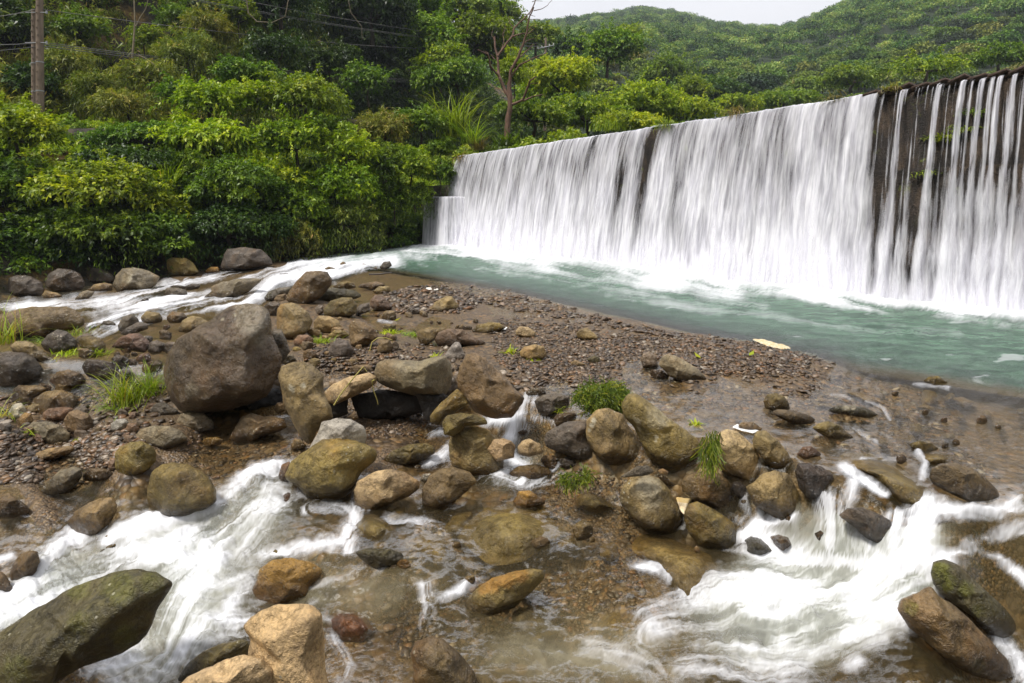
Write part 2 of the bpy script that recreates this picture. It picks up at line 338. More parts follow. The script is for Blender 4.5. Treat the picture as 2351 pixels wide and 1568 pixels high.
g3 = np.stack([GX, GY, np.zeros_like(GX)], -1)
bed_z = bed_dn + (bed_up - bed_dn) * lip
bed_z = bed_z + .035 * fbm(g3 * 1.6, 4) + .02 * fbm(g3 * 6, 2)
base_water = wat_z.copy()
deepg = sst(.0, .8, dp + .25 * fbm(g3 * .8, 3))
def prow(z): return VH + (CAMZ - z) * FD / GY          # where each grid point is seen
_surf = np.maximum(bed_z, base_water); _vs = prow(_surf)
def hit(u, v, zs=None):
    """depth at which the line of sight through (u, v) meets the bed or the water"""
    c = int(np.clip(round((u - U0) / DU), 0, C_ - 1)); col = _vs[:, c]
    idx = np.nonzero(col <= v)[0]
    r = idx[-1] if len(idx) else 0
    return GY[r, c], _surf[r, c]
def ground_at(x, y, what='surf'):
    v0 = VH + CAMZ * FD / max(y, .5); u = UC + x / y * FD
    r = int(np.clip(round((v0 - V0) / DV), 0, R_ - 1)); c = int(np.clip(round((u - U0) / DU), 0, C_ - 1))
    return {'surf': _surf, 'water': base_water, 'bed': bed_z}[what][r, c]

FOAM = [  # (points, radius, strength): courses of white water
 ([(900,600),(760,605),(680,620),(600,650),(520,680),(400,690),(250,700),(100,712),(-150,722)],17,.8), ([(760,625),(640,640),(560,690),(460,700),(330,720),(215,762)],16,.8), ([(700,600),(640,612),(520,635),(440,640),(300,690)],12,.8), ([(905,602),(850,615),(800,625),(740,640)],9,.7),
 ([(950,575),(1100,583),(1300,605),(1500,632),(1700,660)],18,.9), ([(1680,658),(1900,690),(2100,714),(2500,754)],9,.9), ([(1120,592),(1300,620),(1450,640),(1600,655),(1690,668)],22,.62), ([(1130,612),(1300,640),(1500,668),(1750,705)],13,.26), ([(1500,690),(1700,715),(1900,745),(2200,770)],12,.18), ([(1350,632),(1430,650),(1560,668)],22,.4),
 ([(1212,918),(1205,940),(1190,962)],11,.9), ([(1130,967),(1180,975),(1240,975),(1262,985)],15,.95), ([(1190,985),(1170,1010),(1160,1040),(1190,1070),(1215,1085)],13,.85), ([(1245,985),(1232,1020),(1212,1050)],11,.85), ([(1145,1088),(1200,1083),(1255,1076)],15,.95), ([(1282,1100),(1200,1112),(1120,1105),(1065,1140),(1035,1152)],13,.85), ([(1042,1028),(1010,1050),(985,1060)],9,.75), ([(990,1000),(1010,990)],9,.55),
 ([(830,1150),(812,1190),(795,1225),(800,1258)],12,.85), ([(806,1235),(730,1250),(660,1265),(600,1272)],13,.7), ([(690,1172),(760,1165),(800,1172)],10,.6), ([(890,1190),(960,1200),(1012,1212)],9,.6), ([(975,1345),(980,1395),(960,1440)],12,.7), ([(1005,1385),(1060,1352),(1115,1325)],9,.65),
 ([(647,1076),(593,1087),(561,1112),(532,1141),(496,1163),(449,1181),(395,1195),(323,1209),(252,1238)],17,.9), ([(640,1120),(600,1095),(620,1140)],14,.6), ([(640,1160),(560,1185),(500,1215),(440,1240),(380,1265),(300,1290),(200,1312),(120,1350),(60,1392),(-60,1450)],24,.95),
 ([(490,1292),(431,1303),(359,1280),(280,1270)],25,1.0), ([(500,1215),(470,1250),(480,1290)],16,.8), ([(585,1328),(557,1364),(525,1396)],13,.85), ([(413,1346),(395,1382),(377,1418),(359,1454),(368,1488),(323,1508),(252,1530),(170,1558)],26,1.0), ([(541,1429),(485,1438),(449,1465),(413,1500),(359,1536),(280,1570)],25,.95), ([(470,1340),(440,1390),(420,1440)],18,.8),
 ([(176,1236),(144,1263),(108,1299),(72,1346),(29,1371),(-40,1400)],19,1.05), ([(126,1346),(72,1382),(-30,1430)],20,1.0), ([(-40,1300),(22,1281)],8,.7), ([(60,1180),(102,1178)],6,.8), ([(341,1186),(300,1216)],9,.7), ([(480,1440),(440,1480),(380,1530),(330,1575)],18,.85), ([(520,1250),(470,1300),(430,1350)],15,.7), ([(700,1140),(640,1180),(590,1230),(560,1280)],16,.55), ([(860,1300),(800,1330),(720,1345)],12,.35), ([(240,1330),(170,1370),(110,1420),(40,1450)],16,.7), ([(560,1330),(480,1345),(430,1340)],12,.6),
 ([(1938,1071),(1965,1095),(1992,1108),(2030,1128)],9,.7), ([(1965,1105),(1948,1140),(1926,1168)],13,.75), ([(1895,1150),(1906,1187),(1908,1224),(1905,1268)],17,1.1), ([(1931,1180),(1948,1224),(1955,1265),(1955,1290)],15,1.0), ([(1972,1215),(1992,1245),(2006,1282)],13,1.0), ([(2057,1192),(2057,1224),(2050,1268)],15,1.05), ([(2128,1160),(2108,1197),(2101,1238),(2098,1282)],21,1.1),
 ([(2335,1160),(2279,1180),(2210,1176),(2150,1163)],14,.7), ([(2400,1200),(2306,1224),(2272,1238),(2225,1252)],13,.65), ([(2360,1340),(2330,1310),(2296,1287),(2245,1270),(2193,1265),(2135,1282)],8,.95),
 ([(2150,1303),(2040,1305),(1937,1297),(1835,1287),(1767,1270),(1728,1236)],32,1.08), ([(2125,1325),(2040,1357),(1937,1357),(1835,1355),(1767,1340)],42,1.0), ([(2040,1402),(1937,1402),(1835,1412),(1750,1405),(1675,1374)],36,.95), ([(1720,1325),(1640,1345),(1560,1375)],26,.65), ([(1700,1400),(1600,1420),(1500,1440)],26,.5), ([(1990,1455),(1869,1460),(1767,1475),(1650,1470)],30,.7), ([(1835,1545),(1733,1545),(1590,1530)],28,.5), ([(2100,1440),(2040,1420),(1990,1400)],14,.6), ([(1960,1520),(1900,1505),(1820,1500)],18,.5),
 ([(1469,1297),(1518,1307),(1551,1343),(1583,1372)],10,.6), ([(1459,1373),(1466,1426),(1470,1475)],5,.55), ([(1620,1394),(1551,1382),(1480,1410)],17,.6), ([(1815,1192),(1766,1202),(1733,1208),(1695,1232)],12,.95), ([(1708,1152),(1718,1182)],6,.9), ([(1740,1167),(1746,1192)],6,.9), ([(1774,1177),(1776,1202)],6,.9), ([(1850,1110),(1866,1140),(1880,1170)],6,.7), ([(2285,1462),(2330,1518),(2365,1575)],12,1.1),
 ([(2100,884),(2178,894)],3.5,.6), ([(1961,984),(1985,998),(2014,1016)],4,.9), ([(1987,920),(2027,937),(2043,963)],3,.6), ([(2109,1039),(2126,1065),(2117,1100)],6,.6), ([(1977,1054),(2062,1054)],3,.75), ([(1910,905),(1950,915)],3,.5), ([(765,1465),(781,1498),(806,1531),(785,1575)],9,.55), ([(1150,1440),(1240,1440),(1330,1470)],14,.18), ([(1350,1480),(1420,1500),(1500,1540)],22,.3), ([(690,1330),(620,1370),(580,1385)],9,.35), ([(760,1420),(690,1400),(720,1380)],10,.25), ([(870,738),(930,742)],3,.6), ([(1290,950),(1300,975)],4,.4),
]
dens = np.zeros_like(GU); FX = np.zeros_like(GU); FY = np.zeros_like(GU); FW = np.full(GU.shape, 1e-6)
PV = prow(base_water)
warpn = fbm(np.stack([GU / 26, PV / 17, 0 * GU], -1), 3)
for pts, rad, st in FOAM:
    pts = np.array(pts, float)
    u0, u1 = pts[:, 0].min() - 7 * rad, pts[:, 0].max() + 7 * rad; v0_, v1_ = pts[:, 1].min() - 6 * rad, pts[:, 1].max() + 6 * rad
    m = (GU > u0) & (GU < u1) & (PV > v0_) & (PV < v1_)
    if not m.any(): continue
    a, b = GU[m], PV[m]; best = np.full(a.shape, 1e9); tx = np.zeros_like(a); ty = np.zeros_like(a)
    for p, q in zip(pts[:-1], pts[1:]):
        d = q - p; t = np.clip(((a - p[0]) * d[0] + (b - p[1]) * d[1]) / (d @ d), 0, 1)
        r = np.hypot(a - p[0] - t * d[0], (b - p[1] - t * d[1]) * 1.25)
        k = r < best; best = np.where(k, r, best); n = np.linalg.norm(d); tx = np.where(k, d[0] / n, tx); ty = np.where(k, d[1] / n, ty)
    if rad < 7: st *= .62
    rr = best / rad * (1 + .55 * warpn[m])
    dens[m] = np.maximum(dens[m], st * np.exp(-np.maximum(rr - .35, 0) ** 1.6 * .75))
    w = np.exp(-(best / (rad * 2.6)) ** 2); FX[m] += w * tx; FY[m] += w * ty; FW[m] += w
base_dir = np.array([-.75, .55]); wk = .03
ang = .5 * fbm(np.stack([GU / 240, GV / 160, 0 * GU + 3], -1), 2)
FX = (FX + wk * (base_dir[0] + ang)) ; FY = (FY + wk * (base_dir[1] - ang))
n = np.hypot(FX, FY) + 1e-9; FX /= n; FY /= n
# in grid rows/columns; screen slope of the sheet included through the local row spacing
dvr = np.maximum(np.gradient(PV, axis=0), .25)
gcx = FX / DU; gry = FY / dvr; q = np.hypot(gcx * DU, gry * DV) / 2.4 + 1e-9; gcx /= q; gry /= q
def lic(img, n):
    acc = img.copy(); cnt = 1
    for s in (1, -1):
        r = np.repeat(np.arange(R_)[:, None], C_, 1).astype(float); c = np.repeat(np.arange(C_)[None], R_, 0).astype(float)
        for k in range(n):
            ri = np.clip(np.rint(r), 0, R_ - 1).astype(int); ci = np.clip(np.rint(c), 0, C_ - 1).astype(int)
            r = r + s * gry[ri, ci]; c = c + s * gcx[ri, ci]
            ri = np.clip(np.rint(r), 0, R_ - 1).astype(int); ci = np.clip(np.rint(c), 0, C_ - 1).astype(int)
            acc = acc + img[ri, ci]; cnt += 1
    return acc / cnt
def nrm(a): a = a - a.mean(); return a / a.std()
rs = np.random.RandomState(3)
def blur(a, k):
    for _ in range(k): a = (a + np.roll(a, 1, 0) + np.roll(a, -1, 0) + np.roll(a, 1, 1) + np.roll(a, -1, 1)) / 5
    return a
wn_ = rs.normal(size=GU.shape)
l1 = nrm(lic(wn_, 30)); l2 = nrm(lic(blur(rs.normal(size=GU.shape), 10), 44)); l3 = nrm(lic(blur(rs.normal(size=GU.shape), 60), 20))
lum = nrm(fbm(np.stack([GU / 14, PV / 9, 0 * GU + 8], -1), 4))
streak = .36 * l1 + .72 * l2 + .62 * l3 + .08 * lum
foam = np.clip(dens * (.74 + .50 * streak), 0, 1.3)
foam = np.where(dens > 1.0, np.maximum(foam, .5 + .28 * dens + .12 * streak), foam)
act = np.clip(dens * 1.5, 0.05, 1)
depth = np.maximum(base_water - bed_z, 0)
fall = np.clip(lip * (1 - lip) * 4, 0, 1)
l4 = nrm(lic(blur(rs.normal(size=GU.shape), 150), 16)); slow = nrm(fbm(np.stack([GU / 40, PV / 24, 0 * GU + 2], -1), 3))
disp = act * np.clip(GY / 6, .6, 1.6) * (.018 * l4 + .005 * blur(l2, 6) + .008 * slow) + .004 * slow
disp += .04 * blur(np.clip(dens, 0, 1), 30) * np.clip(GY / 6, .7, 1.6)
WL0 = np.array([-3.0, 31.2]); WE = np.array([.562, -.827]); WN = np.array([-.827, -.562])   # weir: foot of its left end, along, towards the pool
wd = (GX - WL0[0]) * WN[0] + (GY - WL0[1]) * WN[1]; ws = (GX - WL0[0]) * WE[0] + (GY - WL0[1]) * WE[1]
boil = np.exp(-np.maximum(wd - .85, 0) ** 2 / (.75 - .55 * sst(13, 22, ws))) * (ws > -1.5)
disp += boil * (.10 + .10 * np.abs(fbm(g3 * .9 + 4, 3)))
foam = np.maximum(foam, np.clip(boil * 1.2 + .38 * streak * boil, 0, 1.2)); act = np.maximum(act, boil)
disp += deepg * (.03 * fbm(np.stack([GX * 1.6 + GY * .8, GY * 2.6 - GX * .9, 0 * GX + 1], -1), 4))
wat_z = base_water + disp
turb = np.where(dp > 0, 1 - np.exp(-depth / .40), 1 - np.exp(-depth / 2.2)) * (.95)
def wide(a, k, st=4):
    b_ = blur(a[::st, ::st], k); return np.repeat(np.repeat(b_, st, 0), st, 1)[:R_, :C_]
milk = np.clip(wide(np.clip(dens, 0, 1.2), 22) * 1.5 - .05, 0, 1) * (lip < .6) * sst(.3, .75, wide(np.clip(dens, 0, 1), 60) * 1.6)
murk = np.maximum(np.exp(-((GU - 1380) / 260) ** 2 - ((PV - 1500) / 95) ** 2), .8 * np.exp(-((GU - 800) / 170) ** 2 - ((PV - 1360) / 60) ** 2)) * (lip < .5)
milk = np.maximum(milk, .22 * murk * (1 + .3 * l3)); turb = np.clip(turb + .42 * murk * (1 + .22 * streak), 0, .93)
milk = np.maximum(milk, .2 * np.clip(wide(boil, 14), 0, 1))
turb = np.clip(turb + .72 * milk * (1 + .2 * streak), 0, .93)
# little wave crests on the green pool
wavelet = sst(1.5, 2.8, nrm(fbm(np.stack([GX * 1.1 + GY * .55, GY * 2.2 - GX * .6, 0 * GX], -1), 4)) + .6 * l2 * .4) * deepg
foam = np.maximum(foam, .34 * wavelet)
foam = np.where(foam < .06, 0, foam)
pale = rs.rand(); 
bed = mesh_np('riverbed', np.stack([GX, GY, bed_z], -1)[::2, ::2], grid_faces(*GX[::2, ::2].shape)[:, ::-1], mat_gravel()); kind(bed, 'structure')
river = mesh_np('river', np.stack([GX, GY, wat_z], -1), grid_faces(R_, C_)[:, ::-1], mat_water(),
                point_attrs={'foam': foam, 'turb': turb, 'green': deepg, 'act': act, 'milk': milk}); kind(river, 'structure')

# ------------------------------------------------------------------ hillside on the left bank, ground behind the weir, far hills
BANK = np.array([(-27, 2), (-21, 10), (-18, 16), (-16.5, 20), (-14.5, 24.8), (-11.3, 27.3), (-8.3, 29), (-5.4, 31.6), (-2.6, 37), (1, 44), (6, 52), (13, 64), (22, 78), (40, 100)], float)
seg = np.linalg.norm(np.diff(BANK, axis=0), axis=1); bs = np.concatenate([[0], np.cumsum(seg)])
hs_ = np.arange(0, bs[-1], .5)
hp = np.stack([np.interp(hs_, bs, BANK[:, 0]), np.interp(hs_, bs, BANK[:, 1])], 1)
k_ = np.ones(13) / 13; hp_s = np.stack([np.convolve(np.pad(hp[:, i], 6, 'edge'), k_, 'valid') for i in (0, 1)], 1)
ht = np.gradient(hp_s, axis=0); ht /= np.linalg.norm(ht, axis=1)[:, None]; hn = np.stack([-ht[:, 1], ht[:, 0]], 1)
PRO = np.array([(-2.5, -1.3), (-.6, -.75), (.3, -.1), (1.2, .9), (2.5, 2.2), (5, 3.9), (8.5, 6.0), (10, 6.3), (14.5, 6.4), (16, 7.6), (18, 10.5), (21, 16), (26, 27), (40, 48), (60, 60)], float)
hm = np.interp(hs_, [0, 40, 55, 70, 90, 140], [1.0, 1.0, .95, .72, .5, .3])
def hill(s, d):
    s = np.asarray(s, float); d = np.asarray(d, float)
    x = np.interp(s, hs_, hp_s[:, 0]) + np.interp(s, hs_, hn[:, 0]) * d; y = np.interp(s, hs_, hp_s[:, 1]) + np.interp(s, hs_, hn[:, 1]) * d
    z = np.interp(d, PRO[:, 0], PRO[:, 1]); m = np.interp(s, hs_, hm); z = np.where(z > 6.4, 6.4 + (z - 6.4) * m, z)
    z = z + (z > 6.6) * np.clip((d - 15) / 4, 0, 1) * 1.6 * fbm(np.stack([x * .22, y * .22, z * .22], -1), 4)
    return np.stack([x, y, z], -1)
sg_, dg_ = np.meshgrid(np.arange(0, hs_[-1], .8), np.concatenate([np.arange(-2.5, 16, .7), np.arange(16, 60, 1.2)]))
hv = hill(sg_, dg_)
hillo = mesh_np('hillside', hv, grid_faces(*sg_.shape), mat_soil()); kind(hillo, 'structure')
# ground behind the weir
ax_ = np.linspace(-.25, 1.4, 60); ay_ = np.concatenate([np.linspace(0, 1, 30)])
def flatland():
    s = np.linspace(-2, 34, 50); rows = []
    for s_ in s:
        c = WL0 + WE * s_ - WN * 2.3
        rows.append([np.append(c - WN * t + np.array([.3, .5]) * t * .3, 5.15 + .004 * t + .0 * t) for t in np.linspace(0, 1, 30) ** 1.6 * 120])
    return np.array(rows)
fl = flatland(); kind(mesh_np('ground', fl, grid_faces(*fl.shape[:2])[:, ::-1], mat_simple('valley_ground', (.03, .04, .012), .9, .5, 2)), 'structure')
def skyv(u): return np.interp(u, [900, 1290, 1400, 1480, 1560, 1650, 1730, 1790, 1835, 1900, 2000, 2200, 2351, 2900], [80, 42, 30, 16, 30, 52, 58, 60, 48, 22, -25, -90, -140, -260])
def ridgeY(u): return np.interp(u, [900, 1650, 1760, 1850, 2000, 2900], [640, 640, 520, 430, 360, 300])
def farz(u, Y):
    yr = ridgeY(u); zr = CAMZ + (VH - skyv(u) - 12) / FD * yr
    t = (Y - 75) / (yr - 75); up = 6 + (zr - 6) * np.clip(t, 0, 1) ** .92
    x = (u - UC) / FD * Y
    bump_ = fbm(np.stack([x * .012, Y * .012, 0 * x], -1), 4) * 16 * np.clip(t, 0, 1) * np.clip(1.0 - t, 0.0, 1) * 2
    return np.where(t <= 1, up + bump_, zr - (t - 1) * yr * .2)
fu, fY = np.meshgrid(np.linspace(900, 3000, 90), np.concatenate([np.linspace(75, 700, 80), [800]]))
fz = farz(fu, fY)
kind(mesh_np('hills', np.stack([(fu - UC) / FD * fY, fY, fz], -1), grid_faces(*fu.shape)[:, ::-1], mat_simple('forest_floor', (.018, .028, .010), .95, .5, .1)), 'structure')

ph, rr_ = np.meshgrid(np.radians(np.linspace(78, 285, 60)), np.linspace(15, 110, 24))      # valley side behind the viewer, unseen, added to block low sky light
hx, hy = np.sin(ph) * rr_, np.cos(ph) * rr_; hz_ = -1.2 + (rr_ - 15) * .55 + 2.5 * fbm(np.stack([hx * .08, hy * .08, 0 * hx], -1), 3)
kind(mesh_np('hills', np.stack([hx, hy, hz_], -1), grid_faces(*ph.shape), mat_simple('unseen_sky_blocker', (.022, .034, .012), .95, .5, .3)), 'structure')
# ------------------------------------------------------------------ weir and the falling water
weir = empty('weir', (WL0[0], WL0[1], 0), 'long dark stained concrete weir behind the curtain of falling water', 'weir')
def wpt(s, o, z): return np.array([WL0[0] + WE[0] * s + WN[0] * o, WL0[1] + WE[1] * s + WN[1] * o, z])
prof = [(.05, -1.6), (.0, 1.35), (-.03, 1.42), (-.16, 1.45), (-.2, 3.0), (-.23, 3.06), (-.36, 3.1), (-.44, 4.82), (-.5, 4.92), (-.62, 4.97), (-2.6, 4.97), (-2.6, -1.6)]
ss = np.arange(-.75, 31, .25)
rg = np.random.RandomState(5)
wv = np.array([[wpt(s, o + .03 * pnoise(np.array([[s * 1.1, o, z * 1.5]]))[0], z) for o, z in prof] for s in ss])
body = mesh_np('concrete_face', wv, grid_faces(*wv.shape[:2]), mat_weir(), weir, smooth=False, loc=WL0.tolist() + [0])
bpy.context.view_layer.update()
rust = mat_simple('rusted_steel', (.05, .028, .018), .7, .6, 14, .5)
rail = Bag().box(wpt(24.6, -.62, 5.0), 4.4, .14, .05, (*WE, 0), (*WN, 0)).build('crest_rail', rust, weir, False, loc=wpt(24.6, -.62, 5.0))
for k, s in enumerate(np.arange(20.6, 26.5, .36)):       # fins standing on the dry end of the crest
    b = Bag(); z = 5.0
    v = np.array([wpt(s, -.35, z - .05), wpt(s + .26, -.38, z + .0), wpt(s, -.75, z + .16), wpt(s, -1.3, z), wpt(s + .26, -1.3, z)])
    h = np.array([wpt(s, -.30, z + .02), wpt(s + .3, -.34, z + .09 + .03 * (k % 3)), wpt(s + .3, -1.0, z + .12), wpt(s, -1.0, z + .02)])
    lo = h - np.array([0, 0, .06])
    b.add(np.concatenate([lo, h]), np.array([[0, 3, 2, 1], [4, 5, 6, 7], [0, 1, 5, 4], [1, 2, 6, 5], [2, 3, 7, 6], [3, 0, 4, 7]]))
    b.build('crest_fin', rust, rail, False, loc=wpt(s, -.5, z))

# water shelf behind the crest
b = Bag().box(wpt(14, -1.6, 5.02), 16, 1.0, .02, (*WE, 0), (*WN, 0)); kind(b.build('reservoir_water', mat_simple('still_water', (.05, .07, .05), .1, .2, 3, .2), None, False), 'structure')

def s_of(u): a = (u - UC) / FD; return (31.2 * a + 3) / (.562 + .827 * a)
STREAMS = [(1100, 22, .62), (1118, 14, .4), (1165, 18, .5), (1198, 26, .85), (1285, 14, .55), (1312, 14, .5), (1372, 34, .85), (1420, 14, .55), (1460, 14, .45), (1490, 34, .85), (1530, 30, .75), (1580, 34, .8), (1632, 30, .75), (1668, 40, .85), (1738, 38, .8), (1790, 26, .7), (1840, 60, .7)] + [(int(x), 8, st) for x, st in zip(np.random.RandomState(9).uniform(1095, 1800, 26), np.random.RandomState(10).uniform(.4, .65, 26))] + [(1900 + 55 * i, 26 + 9 * (i % 3), .55 + .1 * (i % 4)) for i in range(26)]
def curtain(name, off, lift, seed, base, mat, s0=-.55, s1=29.0):
    s = np.concatenate([np.arange(s0, 12, .06), np.arange(12, s1, .035)])
    fallv = np.concatenate([[-.9, -.6, -.35, -.15, -.05, 0], np.linspace(.04, 5.25, 70)])
    Sg, Fg = np.meshgrid(s, fallv, indexing='ij')
    z0 = 5.02 + lift + (.09 * fbm(np.stack([s * .7, 0 * s + seed, 0 * s], -1), 4) + .03 * fbm(np.stack([s * 6, 0 * s + seed, 0 * s], -1), 2))[:, None]
    f = np.maximum(Fg, 0)
    ledge = (.05 * sst(1.5, 2.3, f) + .07 * sst(3.2, 4.0, f)) * sst(20.3, 21.2, Sg) + .05 * f * (1 - sst(20.3, 21.2, Sg))
    o = -.42 + off + np.where(Fg < 0, Fg, .46 * np.sqrt(f * .55) + ledge + .03 * f)
    q = np.stack([Sg * 2.1, Fg * .28, 0 * Sg + seed], -1)
    o = o + (.06 * fbm(q * np.array([1, .35, 1]), 2) + .025 * fbm(q * np.array([3.2, .6, 1]), 2)) * np.clip(f * 1.2, 0, 1)
    z = np.where(Fg < 0, z0 - .01 * 0, z0 - f) - .02 * (Fg == 0)
    slide = .10 * np.sin(f * .7) * 0
    V = np.stack([WL0[0] + WE[0] * Sg + WN[0] * o, WL0[1] + WE[1] * Sg + WN[1] * o, z], -1)
    t = f / 5.0
    main = 1 - sst(20.85, 21.15, Sg + .12 * fbm(np.stack([Fg * .8, Sg, 0 * Sg], -1), 2))
    d = base + .22 * sst(.1, .7, t) + .25 * sst(.65, 1.0, t)
    gap = np.exp(-((Sg - 13.85 + .25 * t) / (.19 + .10 * t)) ** 2) * (1 - .45 * sst(.75, 1, t))
    gap2 = .95 * np.exp(-((Sg - 12.7 + .3 * t) / .26) ** 2) * np.exp(-((t - .5) / .3) ** 2)
    gap3 = .9 * np.exp(-((Sg - 15.3 + .3 * t) / .24) ** 2) * np.exp(-((t - .5) / .3) ** 2) + .5 * np.exp(-((Sg - 18.2 + .2 * t) / .16) ** 2) * np.exp(-((t - .25) / .22) ** 2)
    d = d - .36 * gap - .34 * gap2 - .32 * gap3 + .34 * fbm(np.stack([Sg * .9 - .3 * t, t * 1.6, 0 * Sg + 2], -1), 3) * (1 - .5 * t)
    r = np.zeros_like(Sg)
    for X, wd_, st in STREAMS:
        uc = 1492.4 + .476 * X; sc = s_of(uc); w = max((s_of(uc + .476 * wd_ / 2) - s_of(uc - .476 * wd_ / 2)) * .38, .018)
        drift = -.10 * t
        spread = w * (.85 + .4 * t + 1.9 * sst(.38, .62, t) + 1.7 * sst(.75, 1, t))
        r = np.maximum(r, st * np.exp(-((Sg - sc - drift) / spread) ** 2) * (1 - .28 * sst(.3, .5, t)) )
    r = r * 1.02 + .05 + .07 * fbm(np.stack([Sg * 9, t * .6, 0 * Sg + 7], -1), 3) + .08 * sst(.36, .44, t) + .13 * sst(.62, .8, t) + .12 * sst(.85, 1, t)
    d = np.where(Fg < 0, base + .1, d)
    dd = d * main + (r - (.0 if off < .05 else .15)) * (1 - main)
    o_ = mesh_np(name, V, grid_faces(*Sg.shape), mat, None, point_attrs={'dens': np.clip(dd, 0, 1.15)})
    uvl = o_.data.uv_layers.new(name='UVMap'); li = np.zeros(len(o_.data.loops), np.int32); o_.data.loops.foreach_get('vertex_index', li)
    uvv = np.stack([Sg.ravel(), Fg.ravel()], 1)[li].astype(np.float32); uvl.data.foreach_set('uv', uvv.ravel())
    return kind(o_, 'structure')
curtain('waterfall', 0.0, 0.0, 1.0, .67, mat_curtain(1.0))
curtain('waterfall_spray', .16, -.03, 6.0, .20, mat_curtain(31.0, .76, 4.0))

# ------------------------------------------------------------------ foliage
M_BRIGHT = mat_leaf('leaf_bright', [(0, (.028, .056, .004)), (.35, (.13, .205, .007)), (.65, (.30, .38, .013)), (1, (.48, .50, .03))], .35)
M_MID = mat_leaf('leaf_mid', [(0, (.018, .042, .004)), (.4, (.08, .145, .009)), (.75, (.18, .27, .014)), (1, (.30, .36, .02))], .3)
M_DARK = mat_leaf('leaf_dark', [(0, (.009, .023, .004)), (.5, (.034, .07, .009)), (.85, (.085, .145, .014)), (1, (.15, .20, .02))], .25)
M_YELL = mat_leaf('leaf_yellow', [(0, (.06, .09, .005)), (.4, (.17, .23, .01)), (.8, (.30, .36, .012)), (1, (.42, .42, .02))], .4)
M_BAMB = mat_leaf('bamboo_leaf', [(0, (.03, .04, .006)), (.35, (.11, .14, .014)), (.7, (.25, .275, .030)), (.9, (.36, .32, .06)), (1, (.34, .23, .07))], .3, .5, .05)
M_DRY = mat_leaf('dry_grass', [(0, (.08, .055, .015)), (.5, (.18, .14, .04)), (1, (.30, .25, .08))], .3)
M_FAR = mat_leaf('far_leaf', [(0, (.022, .042, .008)), (.4, (.10, .145, .02)), (.75, (.21, .25, .035)), (1, (.34, .36, .08))], .2, .6, .10)
M_BARK = mat_simple('bark', (.05, .036, .025), .9, .6, 9, .6, (1, 1, .25))
M_DEAD = mat_simple('bare_bark', (.11, .06, .038), .8, .6, 7, .7, (1, 1, .3))
M_STEM = mat_simple('pale_stem', (.16, .13, .08), .8, .5, 9, .4, (1, 1, .25))

def unit(a): return a / (np.linalg.norm(a, axis=-1, keepdims=True) + 1e-9)
def leaf_quads(p, d, up, L, Wd, droop=.25, fold=.12):
    d = unit(d); side = unit(np.cross(d, up) + 1e-6); nu = np.cross(side, d)
    L = np.asarray(L)[:, None]; Wd = np.asarray(Wd)[:, None]; g = np.array([0, 0, -1.0])
    mid = p + d * L * .45 + nu * L * fold; tip = p + d * L + g * L * droop
    return np.stack([p, mid + side * Wd * .5 - nu * L * fold * 1.2, tip, mid - side * Wd * .5 - nu * L * fold * 1.2], 1)
class Cloud:
    def __init__(s): s.q = []; s.r = []
    def add(s, q, r): s.q.append(q.reshape(-1, 4, 3)); s.r.append(np.asarray(r).ravel()); return s
    def arr(s): return np.concatenate(s.q), np.concatenate(s.r)
def quads_obj(name, q, r, mat, parent=None, loc=None):
    n = len(q); return mesh_np(name, q.reshape(-1, 3), np.arange(n * 4).reshape(n, 4), mat, parent, False, face_attrs={'rnd': np.clip(r, 0, 1)}, loc=loc)

def blob_leaves(rng, c, rad, n, L, Wr=.45, k=7, droop=.3, low=-.35, tone=0.0, twig=.35, shell=(.72, 1.08)):
    """n leaf sprays of k leaves over an uneven ellipsoid"""
    dirs = unit(rng.normal(size=(n * 2, 3))); dirs = dirs[dirs[:, 2] > low][:n]; n = len(dirs)
    rag = 1 + .32 * fbm(dirs * 1.7 + c * 1.31, 3) * 1.6
    rr = rng.uniform(shell[0], shell[1], n) * rag
    p = c + dirs * rad * rr[:, None]
    nrm_ = unit(dirs / rad); tw = unit(nrm_ * .8 + rng.normal(size=(n, 3)) * .55 + np.array([0, 0, .15]))
    pp = np.repeat(p, k, 0); tt = np.repeat(tw, k, 0); nn = np.repeat(nrm_, k, 0); m = n * k
    u = np.tile(np.linspace(0, 1, k), n)
    sc = rng.uniform(.7, 1.25, m)
    pp = pp + tt * (u * twig * L * 4)[:, None] - np.array([0, 0, 1]) * (u ** 2 * droop * L * 2.2)[:, None]
    d = unit(tt * .6 + rng.normal(size=(m, 3)) * .75 + nn * .25 + np.array([0, 0, -.15]))
    up = unit(nn * .7 + np.array([0, 0, .8]) + rng.normal(size=(m, 3)) * .35)
    q = leaf_quads(pp, d, up, L * sc, L * sc * Wr * 1.2, droop)
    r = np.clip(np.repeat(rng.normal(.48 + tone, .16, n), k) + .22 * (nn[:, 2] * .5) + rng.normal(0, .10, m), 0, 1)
    return q, r
def hang_leaves(rng, p0, length, n, L, tone=0, spread=.12):
    """strands of narrow leaves hanging from the points p0"""
    q_, r_ = [], []
    m = len(p0); k = n
    t = np.tile(np.linspace(0, 1, k), m); P0 = np.repeat(p0, k, 0); ln = np.repeat(length, k)
    sway = np.repeat(rng.normal(size=(m, 2)) * .25, k, 0)
    pos = P0 + np.stack([sway[:, 0] * t * ln, sway[:, 1] * t * ln, -t * ln], 1) + rng.normal(size=(m * k, 3)) * spread
    d = np.stack([rng.normal(size=m * k) * .55, rng.normal(size=m * k) * .55, -np.ones(m * k)], 1)
    q = leaf_quads(pos, d, rng.normal(size=(m * k, 3)), L * rng.uniform(.7, 1.3, m * k), .16 * L * np.ones(m * k) * rng.uniform(.8, 1.6, m * k), .1, .03)
    return q, np.clip(np.repeat(rng.normal(.45 + tone, .16, m), k) + rng.normal(0, .12, m * k), 0, 1)
